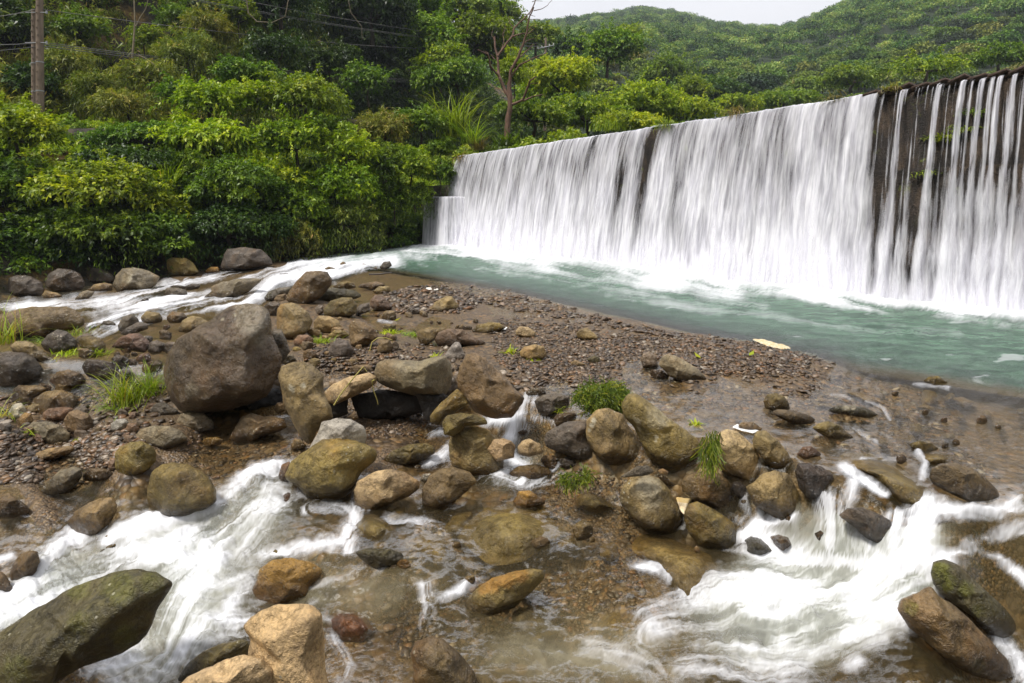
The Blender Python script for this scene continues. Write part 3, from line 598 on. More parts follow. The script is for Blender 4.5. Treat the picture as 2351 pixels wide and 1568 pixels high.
def blade_quads(rng, base, az, lean, L, w, seg=4, curl=1.2):
    n = len(base); out = []
    t = np.linspace(0, 1, seg + 1); pr = []
    ang = lean[:, None] + curl * (t[None] ** 1.6) * rng.uniform(.5, 1.3, n)[:, None]
    dx = np.sin(ang); dz = np.cos(ang)
    sx = np.cumsum(np.concatenate([np.zeros((n, 1)), dx[:, 1:]], 1), 1) * (L / seg)[:, None]; sz = np.cumsum(np.concatenate([np.zeros((n, 1)), dz[:, 1:]], 1), 1) * (L / seg)[:, None]
    h = np.stack([np.cos(az), np.sin(az)], 1); sd_ = np.stack([-np.sin(az), np.cos(az), 0 * az], 1)
    pt = base[:, None] + np.concatenate([h[:, None] * sx[..., None], sz[..., None]], -1)
    wt = w[:, None] * (1 - .9 * t[None] ** 1.5) * .5
    l = pt - sd_[:, None] * wt[..., None]; r = pt + sd_[:, None] * wt[..., None]
    return np.stack([l[:, :-1], r[:, :-1], r[:, 1:], l[:, 1:]], 2)      # n, seg, 4, 3

def px_extent(u, v, ru, rv, Y): return P(u, v, Y), ru * Y / FD, rv * Y / FD
def bush(u, v, ru, rv, Y, mat, label, name='bush', cat='bush', L=.2, seed=0, tone=0, nb=9, k=7, droop=.3, dens=1.0, trunk=True, low=-.35, hang=0, Wr=.45, bark=None, group=None, depthf=.85, foot=None):
    L = L * .82; rng = np.random.RandomState(seed + int(u) * 7 + int(v)); c, R, H = px_extent(u, v, ru, rv, Y); cl = Cloud(); D = R * depthf
    cs = []
    nb = int(nb * 1.7)
    for i in range(nb):
        q = unit(rng.normal(size=3)); q[2] = abs(q[2]) * 1.0 - .35
        cs.append(c + q * np.array([R, D, H]) * rng.uniform(.45, .92)); 
    b_r = np.array([[R, D, H]]) * rng.uniform(.17, .42, (nb, 1)) * rng.uniform(.8, 1.25, (nb, 3))
    cs.append(c - np.array([0, 0, .1 * H])); b_r = np.concatenate([b_r, [[R * .62, D * .6, H * .66]]])
    area = sum(4 * math.pi * (r[0] * r[1] * r[2]) ** (2 / 3) * .5 for r in b_r)
    tot = dens * 1.9 * area / (L * L * Wr * .55) / k
    tot = min(tot, 2500)
    for p, r in zip(cs, b_r):
        n = max(8, int(tot * (r[0] * r[1] * r[2]) ** (2 / 3) / sum((x[0] * x[1] * x[2]) ** (2 / 3) for x in b_r)))
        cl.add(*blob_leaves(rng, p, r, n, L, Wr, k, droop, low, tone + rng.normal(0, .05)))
    m = 16; k2 = 12; th = rng.uniform(0, 6.283, m); el = rng.uniform(-.1, 1.2, m)      # long leafy shoots breaking the outline
    st_ = c + np.stack([np.cos(th) * np.cos(el) * R, np.sin(th) * np.cos(el) * D, np.sin(el) * H], 1) * .78
    ln_ = rng.uniform(.35, .8, m) * max(min(R, H * 1.4), .5); dv = unit(st_ - c + np.array([0, 0, .3 * R]) + rng.normal(size=(m, 3)) * .35 * R)
    t_ = np.linspace(0, 1, k2)[None, :, None]; sh = st_[:, None] + dv[:, None] * ln_[:, None, None] * t_ - np.array([0, 0, 1.]) * (t_ ** 2) * ln_[:, None, None] * .45
    pq = np.repeat(sh.reshape(-1, 3), 3, 0); dq = rng.normal(size=pq.shape) * .8 + np.repeat(np.repeat(dv, k2, 0), 3, 0) * .6 - np.array([0, 0, .35])
    cl.add(leaf_quads(pq, dq, np.array([0, 0, 1.]) + rng.normal(size=pq.shape) * .4, L * rng.uniform(.6, 1.15, len(pq)), L * Wr * np.ones(len(pq)), droop), np.clip(rng.normal(.62 + tone, .15, len(pq)), 0, 1))
    if hang:
        m = hang; th = rng.uniform(0, 2 * math.pi, m); p0 = c + np.stack([np.cos(th) * R * .9, np.sin(th) * D * .9, -H * rng.uniform(.2, .7, m)], 1)
        cl.add(*hang_leaves(rng, p0, rng.uniform(.4, 1.1, m) * H * .9, 14, L * 1.1, tone - .1))
    base = np.array([c[0], c[1] + .15 * D, c[2] - H * 1.05]) if foot is None else foot
    t = empty(name, base, label, cat, group)
    q, r = cl.arr(); quads_obj('crown' if name.endswith('tree') else 'foliage', q, r, mat, t, loc=base)
    if trunk:
        b = Bag(); w0 = max(.03, .05 * R)
        hub = c - np.array([0, 0, H * .35])
        mid = (base + hub) / 2 + rng.normal(size=3) * R * .05
        b.tube([base, mid, hub], [w0, w0 * .8, w0 * .65])
        for p in cs[:7]: b.tube([hub, (hub + p) / 2 + rng.normal(size=3) * R * .06, p], [w0 * .5, w0 * .32, w0 * .12], 5)
        b.build('trunk' if name.endswith('tree') else 'stem', bark or M_BARK, t, loc=base)
    return t

BR, MI, DK, YE, BA = M_BRIGHT, M_MID, M_DARK, M_YELL, M_BAMB
# -- shrubs of the near bank
bush(35, 300, 92, 72, 22.3, BR, 'bright leafy shrub at the foot of the twin concrete poles', seed=1, L=.24)
bush(35, 440, 95, 95, 21.3, MI, 'green shrub at the left edge below the pole shrub', seed=2, L=.2)
bush(30, 560, 100, 85, 20.6, DK, 'dark shrub at the left edge above the far bank boulders', seed=3, L=.19, hang=30)
bush(205, 425, 145, 80, 22.4, BR, 'broad bright vine covered mound left of the tall grass clump', seed=4, L=.21, nb=14, tone=-.08)
bush(190, 525, 150, 75, 21.7, MI, 'wide green shrub under the bright vine covered mound', seed=5, L=.18, nb=13, hang=50, tone=-.1)
bush(330, 312, 140, 36, 26.5, MI, 'low hedge like growth along the road edge wall', seed=6, L=.16, nb=15, depthf=.35)
bush(275, 375, 130, 42, 25, DK, 'dark creeper covered slope right below the road edge hedge', seed=7, L=.2, nb=14, depthf=.4)
bush(478, 232, 92, 52, 29, BR, 'flat topped bright tree in front of the bamboo slope', 'tree', 'tree', seed=8, L=.28, nb=8, tone=-.03, dens=.8)
bush(480, 318, 105, 55, 27.2, BR, 'drooping bright green shrub below the flat topped tree', seed=9, L=.27, nb=11, tone=.08, droop=.45)
bush(700, 222, 110, 62, 30.2, MI, 'tall domed tree draped in vines above the middle bank', 'tree', 'tree', seed=10, L=.24, nb=12, tone=.08, hang=50)
bush(680, 322, 90, 66, 28.4, BR, 'vine hung bush under the domed tree', seed=11, L=.2, nb=11, tone=-.06, hang=40)
bush(795, 345, 66, 62, 28.6, BR, 'bright spreading shrub right of the vine hung bush', seed=12, L=.24, nb=8, tone=.04)
bush(525, 425, 118, 78, 25.8, MI, 'big dark green vine mound right of the tall grass clump', seed=13, L=.19, nb=13, tone=-.04)
bush(520, 520, 130, 62, 25.2, DK, 'dark foliage hanging over the black bank in the middle', seed=14, L=.17, nb=12, hang=90)
bush(370, 545, 95, 60, 23.4, MI, 'leafy shrub trailing down to the orange bank boulder', seed=15, L=.18, nb=11, hang=30, tone=-.12)
bush(660, 470, 85, 66, 27, MI, 'rounded green shrub below the vine hung bush', seed=16, L=.18, nb=10, hang=40)
bush(770, 430, 90, 66, 28.4, BR, 'yellow green shrub with trailing twigs near the concrete abutment', seed=17, L=.19, nb=11, tone=-.08, hang=30)
bush(790, 505, 95, 52, 28.6, BA, 'drooping bamboo grass hanging left of the concrete abutment', seed=18, L=.26, Wr=.18, nb=10, hang=140, tone=-.15, dens=.7)
bush(660, 535, 80, 42, 26.6, BA, 'curtain of thin bamboo grass above the grey bank boulder', seed=19, L=.24, Wr=.18, nb=9, hang=140, tone=-.25, dens=.7)
bush(885, 395, 52, 85, 30, MI, 'upright shrub between the road edge and the small step fall', seed=20, L=.18, nb=9)
bush(945, 385, 54, 62, 30.8, BR, 'round bright vine mound beside the left end of the weir', seed=21, L=.17, nb=9, tone=-.03)
bush(905, 460, 50, 55, 30.4, MI, 'dark green bush over the concrete abutment', seed=22, L=.18, nb=9, hang=40, tone=-.1)
bush(965, 282, 66, 52, 33, MI, 'vine smothered shrub left of the reed clump', seed=23, L=.19, nb=10, tone=.05)
bush(885, 300, 60, 52, 32, BA, 'feathery bamboo clump beside the road edge', seed=24, L=.3, Wr=.16, nb=9, tone=.05, dens=.8)
bush(1010, 345, 42, 34, 32.6, MI, 'small green shrub hanging over the top left corner of the weir', seed=25, L=.16, nb=7)
# -- trees and shrubs behind the weir
bush(1180, 165, 34, 70, 43, YE, 'slender yellow green tree behind the dead tree', 'tree', 'tree', seed=30, L=.25, nb=8)
bush(1285, 185, 92, 66, 47, BR, 'bright spreading tree in front of the far utility pole', 'tree', 'tree', seed=31, L=.3, nb=12, tone=.08)
bush(1225, 262, 95, 48, 40, MI, 'green thicket at the foot of the dead tree', seed=32, L=.25, nb=11, tone=.05)
bush(1345, 262, 110, 52, 43, BR, 'wide green thicket above the middle of the weir crest', seed=33, L=.26, nb=12, tone=-.08)
bush(1470, 232, 92, 62, 48, BR, 'bright domed tree at the right end of the near thicket', 'tree', 'tree', seed=34, L=.3, nb=12, tone=-.02)
bush(1575, 255, 78, 46, 50, BR, 'low bright tree touching the weir crest beside the small bracket pole', 'tree', 'tree', seed=35, L=.3, nb=10, tone=0)
bush(1440, 282, 90, 26, 40, BR, 'low bright growth along the weir crest', seed=36, L=.22, nb=9)
bush(1395, 118, 82, 56, 72, MI, 'olive green tree on the slope right of the far utility pole', 'tree', 'tree', seed=37, L=.42, nb=11, tone=.05)
bush(1440, 88, 42, 34, 88, YE, 'yellowish crown on the slope below the far ridge', 'tree', 'tree', seed=38, L=.42, nb=8, tone=-.15)
bush(1090, 85, 85, 66, 60, YE, 'tall yellow green tree left of the dead tree top', 'tree', 'tree', seed=39, L=.4, nb=12, tone=-.28)
bush(1145, 42, 68, 44, 74, MI, 'tree on the hill skyline left of the dead tree', 'tree', 'tree', seed=40, L=.45, nb=10, tone=.1)
bush(1230, 85, 60, 42, 78, MI, 'rounded tree on the slope behind the dead tree', 'tree', 'tree', seed=41, L=.45, nb=9, tone=.05)
bush(1050, 178, 82, 62, 50, MI, 'dense green tree left of the dead tree trunk', 'tree', 'tree', seed=42, L=.3, nb=11, tone=-.05)
bush(985, 95, 80, 85, 56, MI, 'green tree at the edge of the shaded cliff', 'tree', 'tree', seed=43, L=.4, nb=11, tone=.1)
bush(1310, 105, 50, 40, 90, DK, 'dark tree behind the far utility pole', 'tree', 'tree', seed=44, L=.5, nb=8, tone=.15)
bush(1535, 165, 62, 48, 95, MI, 'dull green tree below the wooded far slope', 'tree', 'tree', seed=45, L=.5, nb=9)
bush(1640, 205, 70, 40, 88, DK, 'dark tree above the small bracket pole', 'tree', 'tree', seed=46, L=.5, nb=9, tone=.15)
bush(1590, 205, 48, 34, 74, YE, 'rusty yellow tree beside the bright domed tree', 'tree', 'tree', seed=47, L=.4, nb=8, tone=-.2)
bush(1700, 238, 60, 26, 70, BR, 'green shrub just behind the dip in the weir crest', seed=48, L=.35, nb=8, tone=-.1)
bush(1800, 230, 70, 28, 72, MI, 'green tree crown behind the weir crest, left of the streaming dry end', 'tree', 'tree', seed=49, L=.35, nb=9, tone=.1)
bush(1960, 178, 90, 30, 70, MI, 'tree behind the weir where the curtain turns to thin streams', 'tree', 'tree', seed=50, L=.35, nb=9)
bush(2130, 150, 75, 34, 55, BR, 'sparse bright sapling behind the steel fins of the crest', seed=51, L=.35, nb=8, dens=.5, tone=-.1)
bush(2300, 130, 70, 30, 60, MI, 'green crown at the right edge behind the crest', 'tree', 'tree', seed=52, L=.35, nb=8)
# -- trees on the shaded cliff and the bare slope
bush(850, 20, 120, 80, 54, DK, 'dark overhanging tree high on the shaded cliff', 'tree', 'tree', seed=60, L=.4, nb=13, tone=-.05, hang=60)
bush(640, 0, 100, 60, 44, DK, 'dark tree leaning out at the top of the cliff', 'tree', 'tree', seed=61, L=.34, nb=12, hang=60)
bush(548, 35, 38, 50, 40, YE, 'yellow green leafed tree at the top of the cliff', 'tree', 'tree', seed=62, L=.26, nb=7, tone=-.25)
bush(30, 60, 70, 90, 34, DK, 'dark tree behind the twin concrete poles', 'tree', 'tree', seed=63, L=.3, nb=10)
bush(60, 190, 60, 60, 32, DK, 'dark bush on the slope left of the twin concrete poles', seed=64, L=.24, nb=8, tone=.1)
bush(330, 90, 40, 36, 38, MI, 'small tree beside the bare yellow soil', 'tree', 'tree', seed=65, L=.22, nb=6, tone=.1, dens=.7)
bush(560, 165, 70, 40, 34, MI, 'grey green bush on the slope below the cliff', seed=66, L=.22, nb=9, tone=-.05)

bush(1045, 22, 90, 62, 66, MI, 'tall green tree at the left end of the visible sky', 'tree', 'tree', seed=70, L=.42, nb=12, tone=.02)
bush(1118, 8, 62, 46, 72, BR, 'bright tree crown on the skyline above the dead tree', 'tree', 'tree', seed=71, L=.42, nb=9, tone=-.15)
bush(955, 12, 85, 70, 62, MI, 'green tree on the cliff top left of the skyline trees', 'tree', 'tree', seed=72, L=.42, nb=11, tone=.15)
bush(1010, 150, 70, 60, 54, BR, 'bright tree between the shaded cliff and the dead tree', 'tree', 'tree', seed=73, L=.34, nb=10, tone=-.12)
bush(1130, 115, 60, 52, 62, BR, 'bright feathery tree directly behind the dead tree crown', 'tree', 'tree', seed=74, L=.36, nb=9, tone=-.1)
bush(1240, 205, 60, 46, 52, BR, 'bright young tree at the foot of the far utility pole', 'tree', 'tree', seed=75, L=.3, nb=9)
bush(590, 215, 60, 40, 30.5, BR, 'small bright shrub between the flat topped and the domed tree', seed=76, L=.24, nb=7)
bush(410, 300, 50, 40, 28, BR, 'bright leafy spray above the road edge wall', seed=77, L=.26, nb=7, tone=.05)
bush(345, 470, 70, 55, 23.6, BR, 'bright trailing shrub right of the broad vine covered mound', seed=78, L=.19, nb=8, tone=-.05)
bush(610, 395, 60, 45, 27, BR, 'bright twiggy growth on top of the big dark vine mound', seed=79, L=.2, nb=8, tone=.0)
bush(740, 300, 55, 45, 29, MI, 'dark gap filling shrub right of the domed tree', seed=80, L=.2, nb=7)
bush(450, 385, 55, 40, 25.5, MI, 'fern like shrub right of the pale grass clump', seed=81, L=.18, nb=7)
bush(952, 452, 40, 34, 30.6, MI, 'creeper spilling over the edge of the concrete abutment', seed=82, L=.16, nb=7, hang=60, tone=-.1)
bush(1010, 400, 34, 42, 31.2, MI, 'dark creeper in the corner above the step fall', seed=83, L=.15, nb=7, hang=30, tone=-.15)
for u, v, ru, rv, Y, mt, lab in [(150, 140, 62, 48, 33.5, BA, 'feathery bamboo clump just right of the twin concrete poles'), (235, 205, 58, 40, 32.5, BA, 'yellowish bamboo clump low on the slope above the road edge hedge'), (345, 175, 66, 48, 33.5, BA, 'big arching bamboo clump below the fallen white branch'), (430, 120, 70, 52, 36, BA, 'tall grey green bamboo clump in the middle of the slope'), (175, 60, 58, 50, 36, MI, 'green shrub left of the bare yellow soil'),
    (400, 40, 60, 46, 40, MI, 'leafy shrub high on the slope right of the thin pale tree'), (480, 70, 56, 50, 39, BA, 'hanging bamboo clump at the edge of the shaded cliff'), (295, 245, 70, 36, 31, BA, 'low bamboo clump hanging over the road edge wall'), (420, 215, 60, 42, 31.5, MI, 'small green shrub left of the flat topped bright tree'), (215, 10, 50, 44, 40, DK, 'dark shrub at the top edge above the yellow soil'),
    (640, 120, 66, 60, 38, DK, 'dark vine hung shrub on the shaded cliff face'), (755, 150, 70, 62, 44, DK, 'dark shrub deep in the shade of the cliff'), (845, 190, 60, 52, 42, MI, 'dull green shrub at the foot of the shaded cliff')]:
    bush(u, v, ru, rv, Y, mt, lab, name='bamboo_clump' if mt is BA else 'bush', cat='bamboo' if mt is BA else 'bush', L=.34 if mt is BA else .26, Wr=.17 if mt is BA else .45, seed=90, nb=8, hang=40 if mt is not MI else 0, tone=.04 if mt is BA else -.02, dens=.8)
# -- undergrowth of the slope: arching bamboo grass and creepers nobody could count
def clump_bamboo(rng, R, n):
    b = rng.normal(size=(n, 3)) * np.array([.25, .25, .05]) * R; az = rng.uniform(0, 2 * math.pi, n)
    q1 = blade_quads(rng, b, az, rng.uniform(.1, .7, n), R * rng.uniform(.7, 1.3, n), .035 * R * np.ones(n), 3, 1.8).reshape(-1, 4, 3)
    tips = q1.reshape(n, 3, 4, 3)[:, 1:, 2].reshape(-1, 3); m = len(tips)
    k = 4; pp = np.repeat(tips, k, 0) + rng.normal(size=(m * k, 3)) * .12 * R
    d = rng.normal(size=(m * k, 3)) * .7 + np.array([0, 0, -.8])
    q2 = leaf_quads(pp, d, rng.normal(size=(m * k, 3)), R * .26 * rng.uniform(.7, 1.3, m * k), R * .05 * np.ones(m * k), .15, .02)
    t0 = rng.normal(.5, .1)
    return np.concatenate([q1, q2]), np.clip(np.concatenate([np.full(len(q1), t0), rng.normal(t0 + .05, .18, len(q2))]), 0, 1)
def clump_leafy(rng, R, n, L=.2):
    c = Cloud()
    for i in range(3): c.add(*blob_leaves(rng, rng.normal(size=3) * R * .4 * np.array([1, 1, .4]), np.array([.6, .6, .45]) * R, n, L, .45, 6, .35, -.2))
    return c.arr()
def place(protos, pts, sc, rng, tone=None):
    Q, Rr = [], []
    for i, p in enumerate(pts):
        q, r = protos[rng.randint(len(protos))]; a = rng.uniform(0, 2 * math.pi); ca, sa = math.cos(a), math.sin(a)
        M = np.array([[ca, sa, 0], [-sa, ca, 0], [0, 0, 1]]) * sc[i]
        Q.append(q @ M + p); Rr.append(np.clip(r + (tone[i] if tone is not None else 0), 0, 1))
    return np.concatenate(Q), np.concatenate(Rr)
rng = np.random.RandomState(11)
pb = [clump_bamboo(rng, 1.0, 46) for _ in range(6)]; pl_ = [clump_leafy(rng, 1.0, 46, .17) for _ in range(6)]
def slope_points(n, s0, s1, d0, d1, keep=None):
    s = rng.uniform(s0, s1, n); d = rng.uniform(d0, d1, n); p = hill(s, d)
    if keep is not None: p = p[keep(p)]
    return p
def seen(p, m=1.15):
    u = UC + p[:, 0] / p[:, 1] * FD; v = VH - (p[:, 2] - CAMZ) / p[:, 1] * FD
    return (u > -120) & (u < 1750) & (v > -150)
def upx(p): return UC + p[:, 0] / p[:, 1] * FD
def vpx(p): return VH - (p[:, 2] - CAMZ) / p[:, 1] * FD
pat = lambda p: fbm(p * .23 + 5, 3)
def bare(p):      # the strip of yellow soil is left open
    u, v = upx(p), vpx(p); return (np.hypot((u - 262 - (v - 150) * -.35) / 50, (v - 110) / 170) < 1) & (pat(p) > -.2)
c1 = slope_points(3000, 2, 60, 14.5, 27, lambda p: seen(p) & ~bare(p) & (upx(p) < 760))
q, r = place(pb, c1, rng.uniform(.8, 1.9, len(c1)), rng, -.16 * sst(540, 640, upx(c1)) + .14 * (upx(c1) < 540) + rng.normal(0, .08, len(c1)))
kind(quads_obj('undergrowth', q, r, BA), 'stuff')['label'] = 'arching bamboo grass covering the steep slope above the road'
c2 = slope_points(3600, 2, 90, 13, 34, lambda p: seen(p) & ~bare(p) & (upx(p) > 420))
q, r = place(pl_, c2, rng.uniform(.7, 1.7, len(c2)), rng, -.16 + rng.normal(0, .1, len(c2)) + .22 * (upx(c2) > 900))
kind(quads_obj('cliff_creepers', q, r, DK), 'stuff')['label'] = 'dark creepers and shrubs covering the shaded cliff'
c3 = slope_points(1500, 8, 62, .4, 12, lambda p: seen(p))
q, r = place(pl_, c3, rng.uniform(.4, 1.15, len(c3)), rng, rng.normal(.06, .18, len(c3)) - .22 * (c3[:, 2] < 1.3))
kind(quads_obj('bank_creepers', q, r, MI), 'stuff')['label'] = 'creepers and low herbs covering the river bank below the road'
c6 = slope_points(420, 9, 60, 1.6, 11.5, lambda p: seen(p)); c6[:, 2] += .35
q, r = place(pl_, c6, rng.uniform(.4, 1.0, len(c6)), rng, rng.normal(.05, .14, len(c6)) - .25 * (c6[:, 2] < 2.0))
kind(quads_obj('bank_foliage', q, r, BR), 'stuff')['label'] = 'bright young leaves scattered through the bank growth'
c4 = slope_points(420, 10, 52, .2, 4.5, lambda p: seen(p))
c4 = c4[rng.rand(len(c4)) < .7]
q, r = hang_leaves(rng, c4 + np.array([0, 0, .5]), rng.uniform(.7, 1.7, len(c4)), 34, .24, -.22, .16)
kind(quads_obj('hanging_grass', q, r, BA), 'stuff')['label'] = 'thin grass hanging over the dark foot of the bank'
c5 = np.array([[x, y, 5.2] for x, y in zip(rng.uniform(-4, 70, 900), rng.uniform(28, 85, 900))])
side = (c5[:, 0] - WL0[0]) * WN[0] + (c5[:, 1] - WL0[1]) * WN[1]
c5 = c5[(side < -3.2) & (upx(c5) > 950) & (upx(c5) < 2450)]
q, r = place(pl_, c5, rng.uniform(.8, 1.9, len(c5)), rng, rng.normal(.05, .12, len(c5)))
kind(quads_obj('valley_thicket', q, r, MI), 'stuff')['label'] = 'mixed green thicket on the flat ground behind the weir'

# -- grass and reed clumps
def grass(u, v, wpx, hpx, Y, n, mat, label, name='grass_clump', cat='grass', lean=(.0, .6), curl=1.1, w=.02, seed=0, base=None, tone=.5, azr=(0, 6.283)):
    rg_ = np.random.RandomState(seed + int(u)); b0 = P(u, v, Y) if base is None else base
    R = wpx * Y / FD; H = hpx * Y / FD
    b = b0 + rg_.normal(size=(n, 3)) * np.array([R * .22, R * .16, 0.005]); az = rg_.uniform(azr[0], azr[1], n)
    q = blade_quads(rg_, b, az, rg_.uniform(lean[0], lean[1], n), H * rg_.uniform(.55, 1.25, n), w * rg_.uniform(.6, 1.3, n), 5, curl)
    r = np.repeat(np.clip(rg_.normal(tone, .2, n), 0, 1), 5)
    return tag(quads_obj(name, q.reshape(-1, 4, 3), r, mat, loc=b0), label, cat)
M_GRASS = mat_leaf('grass_blade', [(0, (.05, .085, .006)), (.4, (.17, .25, .015)), (.75, (.33, .40, .03)), (.9, (.48, .46, .08)), (1, (.42, .26, .06))], .35)
grass(385, 440, 70, 85, 25, 240, M_GRASS, 'tall pale grass clump between the two vine mounds', w=.05, seed=1)
grass(1040, 315, 60, 120, 33.5, 170, M_GRASS, 'tall reed clump left of the dead tree base', w=.07, seed=2, tone=.45)
grass(1085, 330, 45, 80, 33, 110, M_GRASS, 'arching reed clump nearest the dead tree base', w=.06, seed=3, lean=(.2, 1.0))
grass(1100, 345, 30, 55, 32.8, 90, M_DRY, 'dry brown grass tuft over the left end of the weir', w=.05, seed=4, lean=(.3, 1.1))
grass(1165, 335, 50, 45, 33, 120, M_MID, 'broad bladed green plant clump right of the dry grass tuft', w=.12, seed=5, lean=(.2, .9))
grass(1400, 300, 90, 35, 38, 160, M_GRASS, 'row of bright grass along the middle of the weir crest', w=.05, seed=6)
grass(1060, 362, 22, 45, 31.5, 60, M_DRY, 'dead brown grass hanging beside the top left corner of the weir', w=.05, seed=7, lean=(.6, 1.6), curl=1.6)

# -- dead tree
t = empty('dead_tree', P(1174, 330, 37), 'bare reddish dead tree rising behind the left part of the weir', 'dead tree')
def q2(x, y, Y=37): return P((1300 + x * .7014) / 1.7422, y * .7014 / 1.7422, Y)
def limb(pts, w0, w1, wob=0):
    p = np.array([q2(x, y, 37 + wob * i) for i, (x, y) in enumerate(pts)]); r = np.linspace(w0, w1, len(p)) * .7014 / 1.7422 * 37 / FD * .52
    n = 4 * len(p); s = np.linspace(0, len(p) - 1, n); i = np.arange(len(p))
    pp = np.stack([np.interp(s, i, p[:, k]) for k in range(3)], 1); pp = pp + .05 * np.stack([pnoise(pp * 1.7 + 9 * k) for k in range(3)], 1)
    return pp, np.interp(s, i, r)
b = Bag().tube(*limb([(1040, 800), (1042, 690), (1055, 600), (1055, 540), (1050, 470)], 34, 24), n=10); b.build('trunk', M_DEAD, t, loc=P(1174, 330, 37))
for pts, w0, w1, wob in [([(1052, 560), (1010, 480), (990, 430), (990, 390), (985, 330), (970, 270), (965, 210)], 21, 10, .15), ([(992, 435), (940, 370), (930, 310), (870, 285)], 13, 5, -.3), ([(985, 320), (1040, 240), (1070, 205), (1080, 160), (1130, 110), (1170, 70), (1195, 20), (1205, -20)], 13, 5, .2),
    ([(1190, 62), (1235, 50), (1270, 30), (1295, 0)], 5, 2, .1), ([(1180, 12), (1200, 5), (1240, 5)], 4, 2, .1), ([(1070, 208), (1130, 188), (1160, 190), (1192, 165)], 9, 4, .2), ([(1050, 480), (1060, 400), (1100, 330), (1130, 250), (1150, 180), (1165, 100), (1190, 40)], 19, 6, -.15),
    ([(1060, 440), (1110, 370), (1190, 330), (1262, 303)], 12, 4, -.3), ([(1100, 335), (1140, 300), (1186, 253)], 9, 5, .3), ([(1055, 598), (1130, 572), (1150, 510), (1170, 460), (1203, 438)], 17, 8, -.4), ([(1130, 575), (1190, 550), (1245, 538)], 11, 5, .3), ([(968, 340), (945, 310)], 6, 3, .2), ([(1000, 300), (1020, 240), (1015, 190), (1030, 150)], 6, 2, .3), ([(1130, 250), (1165, 225), (1200, 220)], 6, 2, -.2), ([(1080, 160), (1050, 130), (1045, 95)], 5, 2, .2), ([(1150, 180), (1180, 150), (1215, 145)], 5, 2, .2), ([(965, 230), (950, 200), (955, 170)], 5, 2, .1), ([(1190, 330), (1225, 335), (1250, 350)], 5, 2, .2), ([(1165, 480), (1195, 470), (1230, 478)], 6, 2, .2), ([(1150, 110), (1185, 110), (1225, 112)], 4, 2, .2), ([(1160, 80), (1200, 95)], 4, 2, .2), ([(930, 320), (928, 300), (905, 290)], 5, 2, .1)]:
    Bag().tube(*limb(pts, w0, w1, wob), n=7).build('branch', M_DEAD, t, loc=q2(*pts[0]))

# -- thin bare stems and lianas on the slope
for lab, pts, Y, w in [('thin pale bare tree standing on the bamboo slope', [(309, 160), (304, 130), (307, 95), (310, 50), (308, 0), (310, -60)], 34, .07), ('second thin stem leaning on the slope right of the bare soil', [(312, 60), (322, 40), (335, 20), (345, -20)], 34.2, .04), ('looping bare liana at the top of the shaded cliff', [(565, -10), (570, 30), (590, 50), (625, 52), (655, 38), (662, 0), (664, -20)], 37, .05), ('long thin liana hanging from the dark overhanging tree', [(800, 0), (806, 30), (830, 60), (832, 90)], 44, .04), ('fallen white branch caught on the bamboo slope', [(320, 128), (335, 135), (350, 145), (362, 160), (380, 172)], 32.5, .05)]:
    tag(Bag().tube([P(u, v, Y + .1 * i) for i, (u, v) in enumerate(pts)], np.linspace(w, w * .4, len(pts)), 6).build('bare_stem', M_STEM, loc=P(*pts[0], Y)), lab, 'bare branch')

# -- wooded far hills
def crown_proto(seed, ns=60, kk=4):
    rg_ = np.random.RandomState(seed); cl = Cloud(); nb = rg_.randint(5, 9)
    for i in range(nb):
        q_ = unit(rg_.normal(size=3)); c = q_ * np.array([.62, .62, .28]) * rg_.uniform(.5, 1); c[2] = abs(c[2]) + .55
        cl.add(*blob_leaves(rg_, c, np.array([.42, .42, .26]) * rg_.uniform(.8, 1.2), ns, .12 if kk == 4 else .115, .6, kk, .2, -.3, rg_.normal(0, .08), .25))
    return cl.arr()
fp = [crown_proto(100 + i) for i in range(6)]
M_FTR = [M_FAR, mat_leaf('far_leaf_green', [(0, (.022, .05, .006)), (.4, (.085, .15, .015)), (.8, (.17, .25, .025)), (1, (.27, .33, .04))], .2, .6, .05), mat_leaf('far_leaf_dark', [(0, (.010, .022, .007)), (.5, (.03, .055, .016)), (1, (.08, .11, .03))], .2, .6, .05)]
me_cr = {}
for i, (q, r) in enumerate(fp):
    for j, m in enumerate(M_FTR):
        o = quads_obj('crown', q, r, m); me_cr[i, j] = o.data; bpy.data.objects.remove(o)
tb = Bag().tube([(0, 0, -.3), (.02, .01, .3), (0, .02, .6)], [.05, .04, .02], 5); tbo = tb.build('trunk', M_BARK); me_tr = tbo.data; bpy.data.objects.remove(tbo)
rng = np.random.RandomState(21); cand = []
uu_ = rng.uniform(980, 2430, 11000); tt_ = rng.uniform(0, 1, 11000) ** 1.5
YY_ = 82 + tt_ * (ridgeY(uu_) - 82); zz_ = farz(uu_, YY_); vv_ = VH - (zz_ - CAMZ) / YY_ * FD
rad_ = rng.uniform(2.7, 5.6, 11000) * rng.choice([.75, 1, 1, 1.2], 11000)
ok = []
cell = {}
for i in np.argsort(YY_):
    x, y = (uu_[i] - UC) / FD * YY_[i], YY_[i]; key = (int(x // 8), int(y // 8)); good = True
    for a in (-1, 0, 1):
        for b_ in (-1, 0, 1):
            for (X, Y2, R2) in cell.get((key[0] + a, key[1] + b_), []):
                if (X - x) ** 2 + (Y2 - y) ** 2 < (.70 * (R2 + rad_[i])) ** 2: good = False
    if good and vv_[i] > -90: ok.append(i); cell.setdefault(key, []).append((x, y, rad_[i]))
ZON = [('tall tree on the near wooded slope right behind the weir', 'trees on the near wooded slope'), ('rounded tree crown on the middle wooded slope', 'trees on the middle wooded slope'), ('distant tree crown high on the wooded slope', 'trees high on the wooded slope')]
near = [i for i in ok if UC - 0 < uu_[i]][:230]
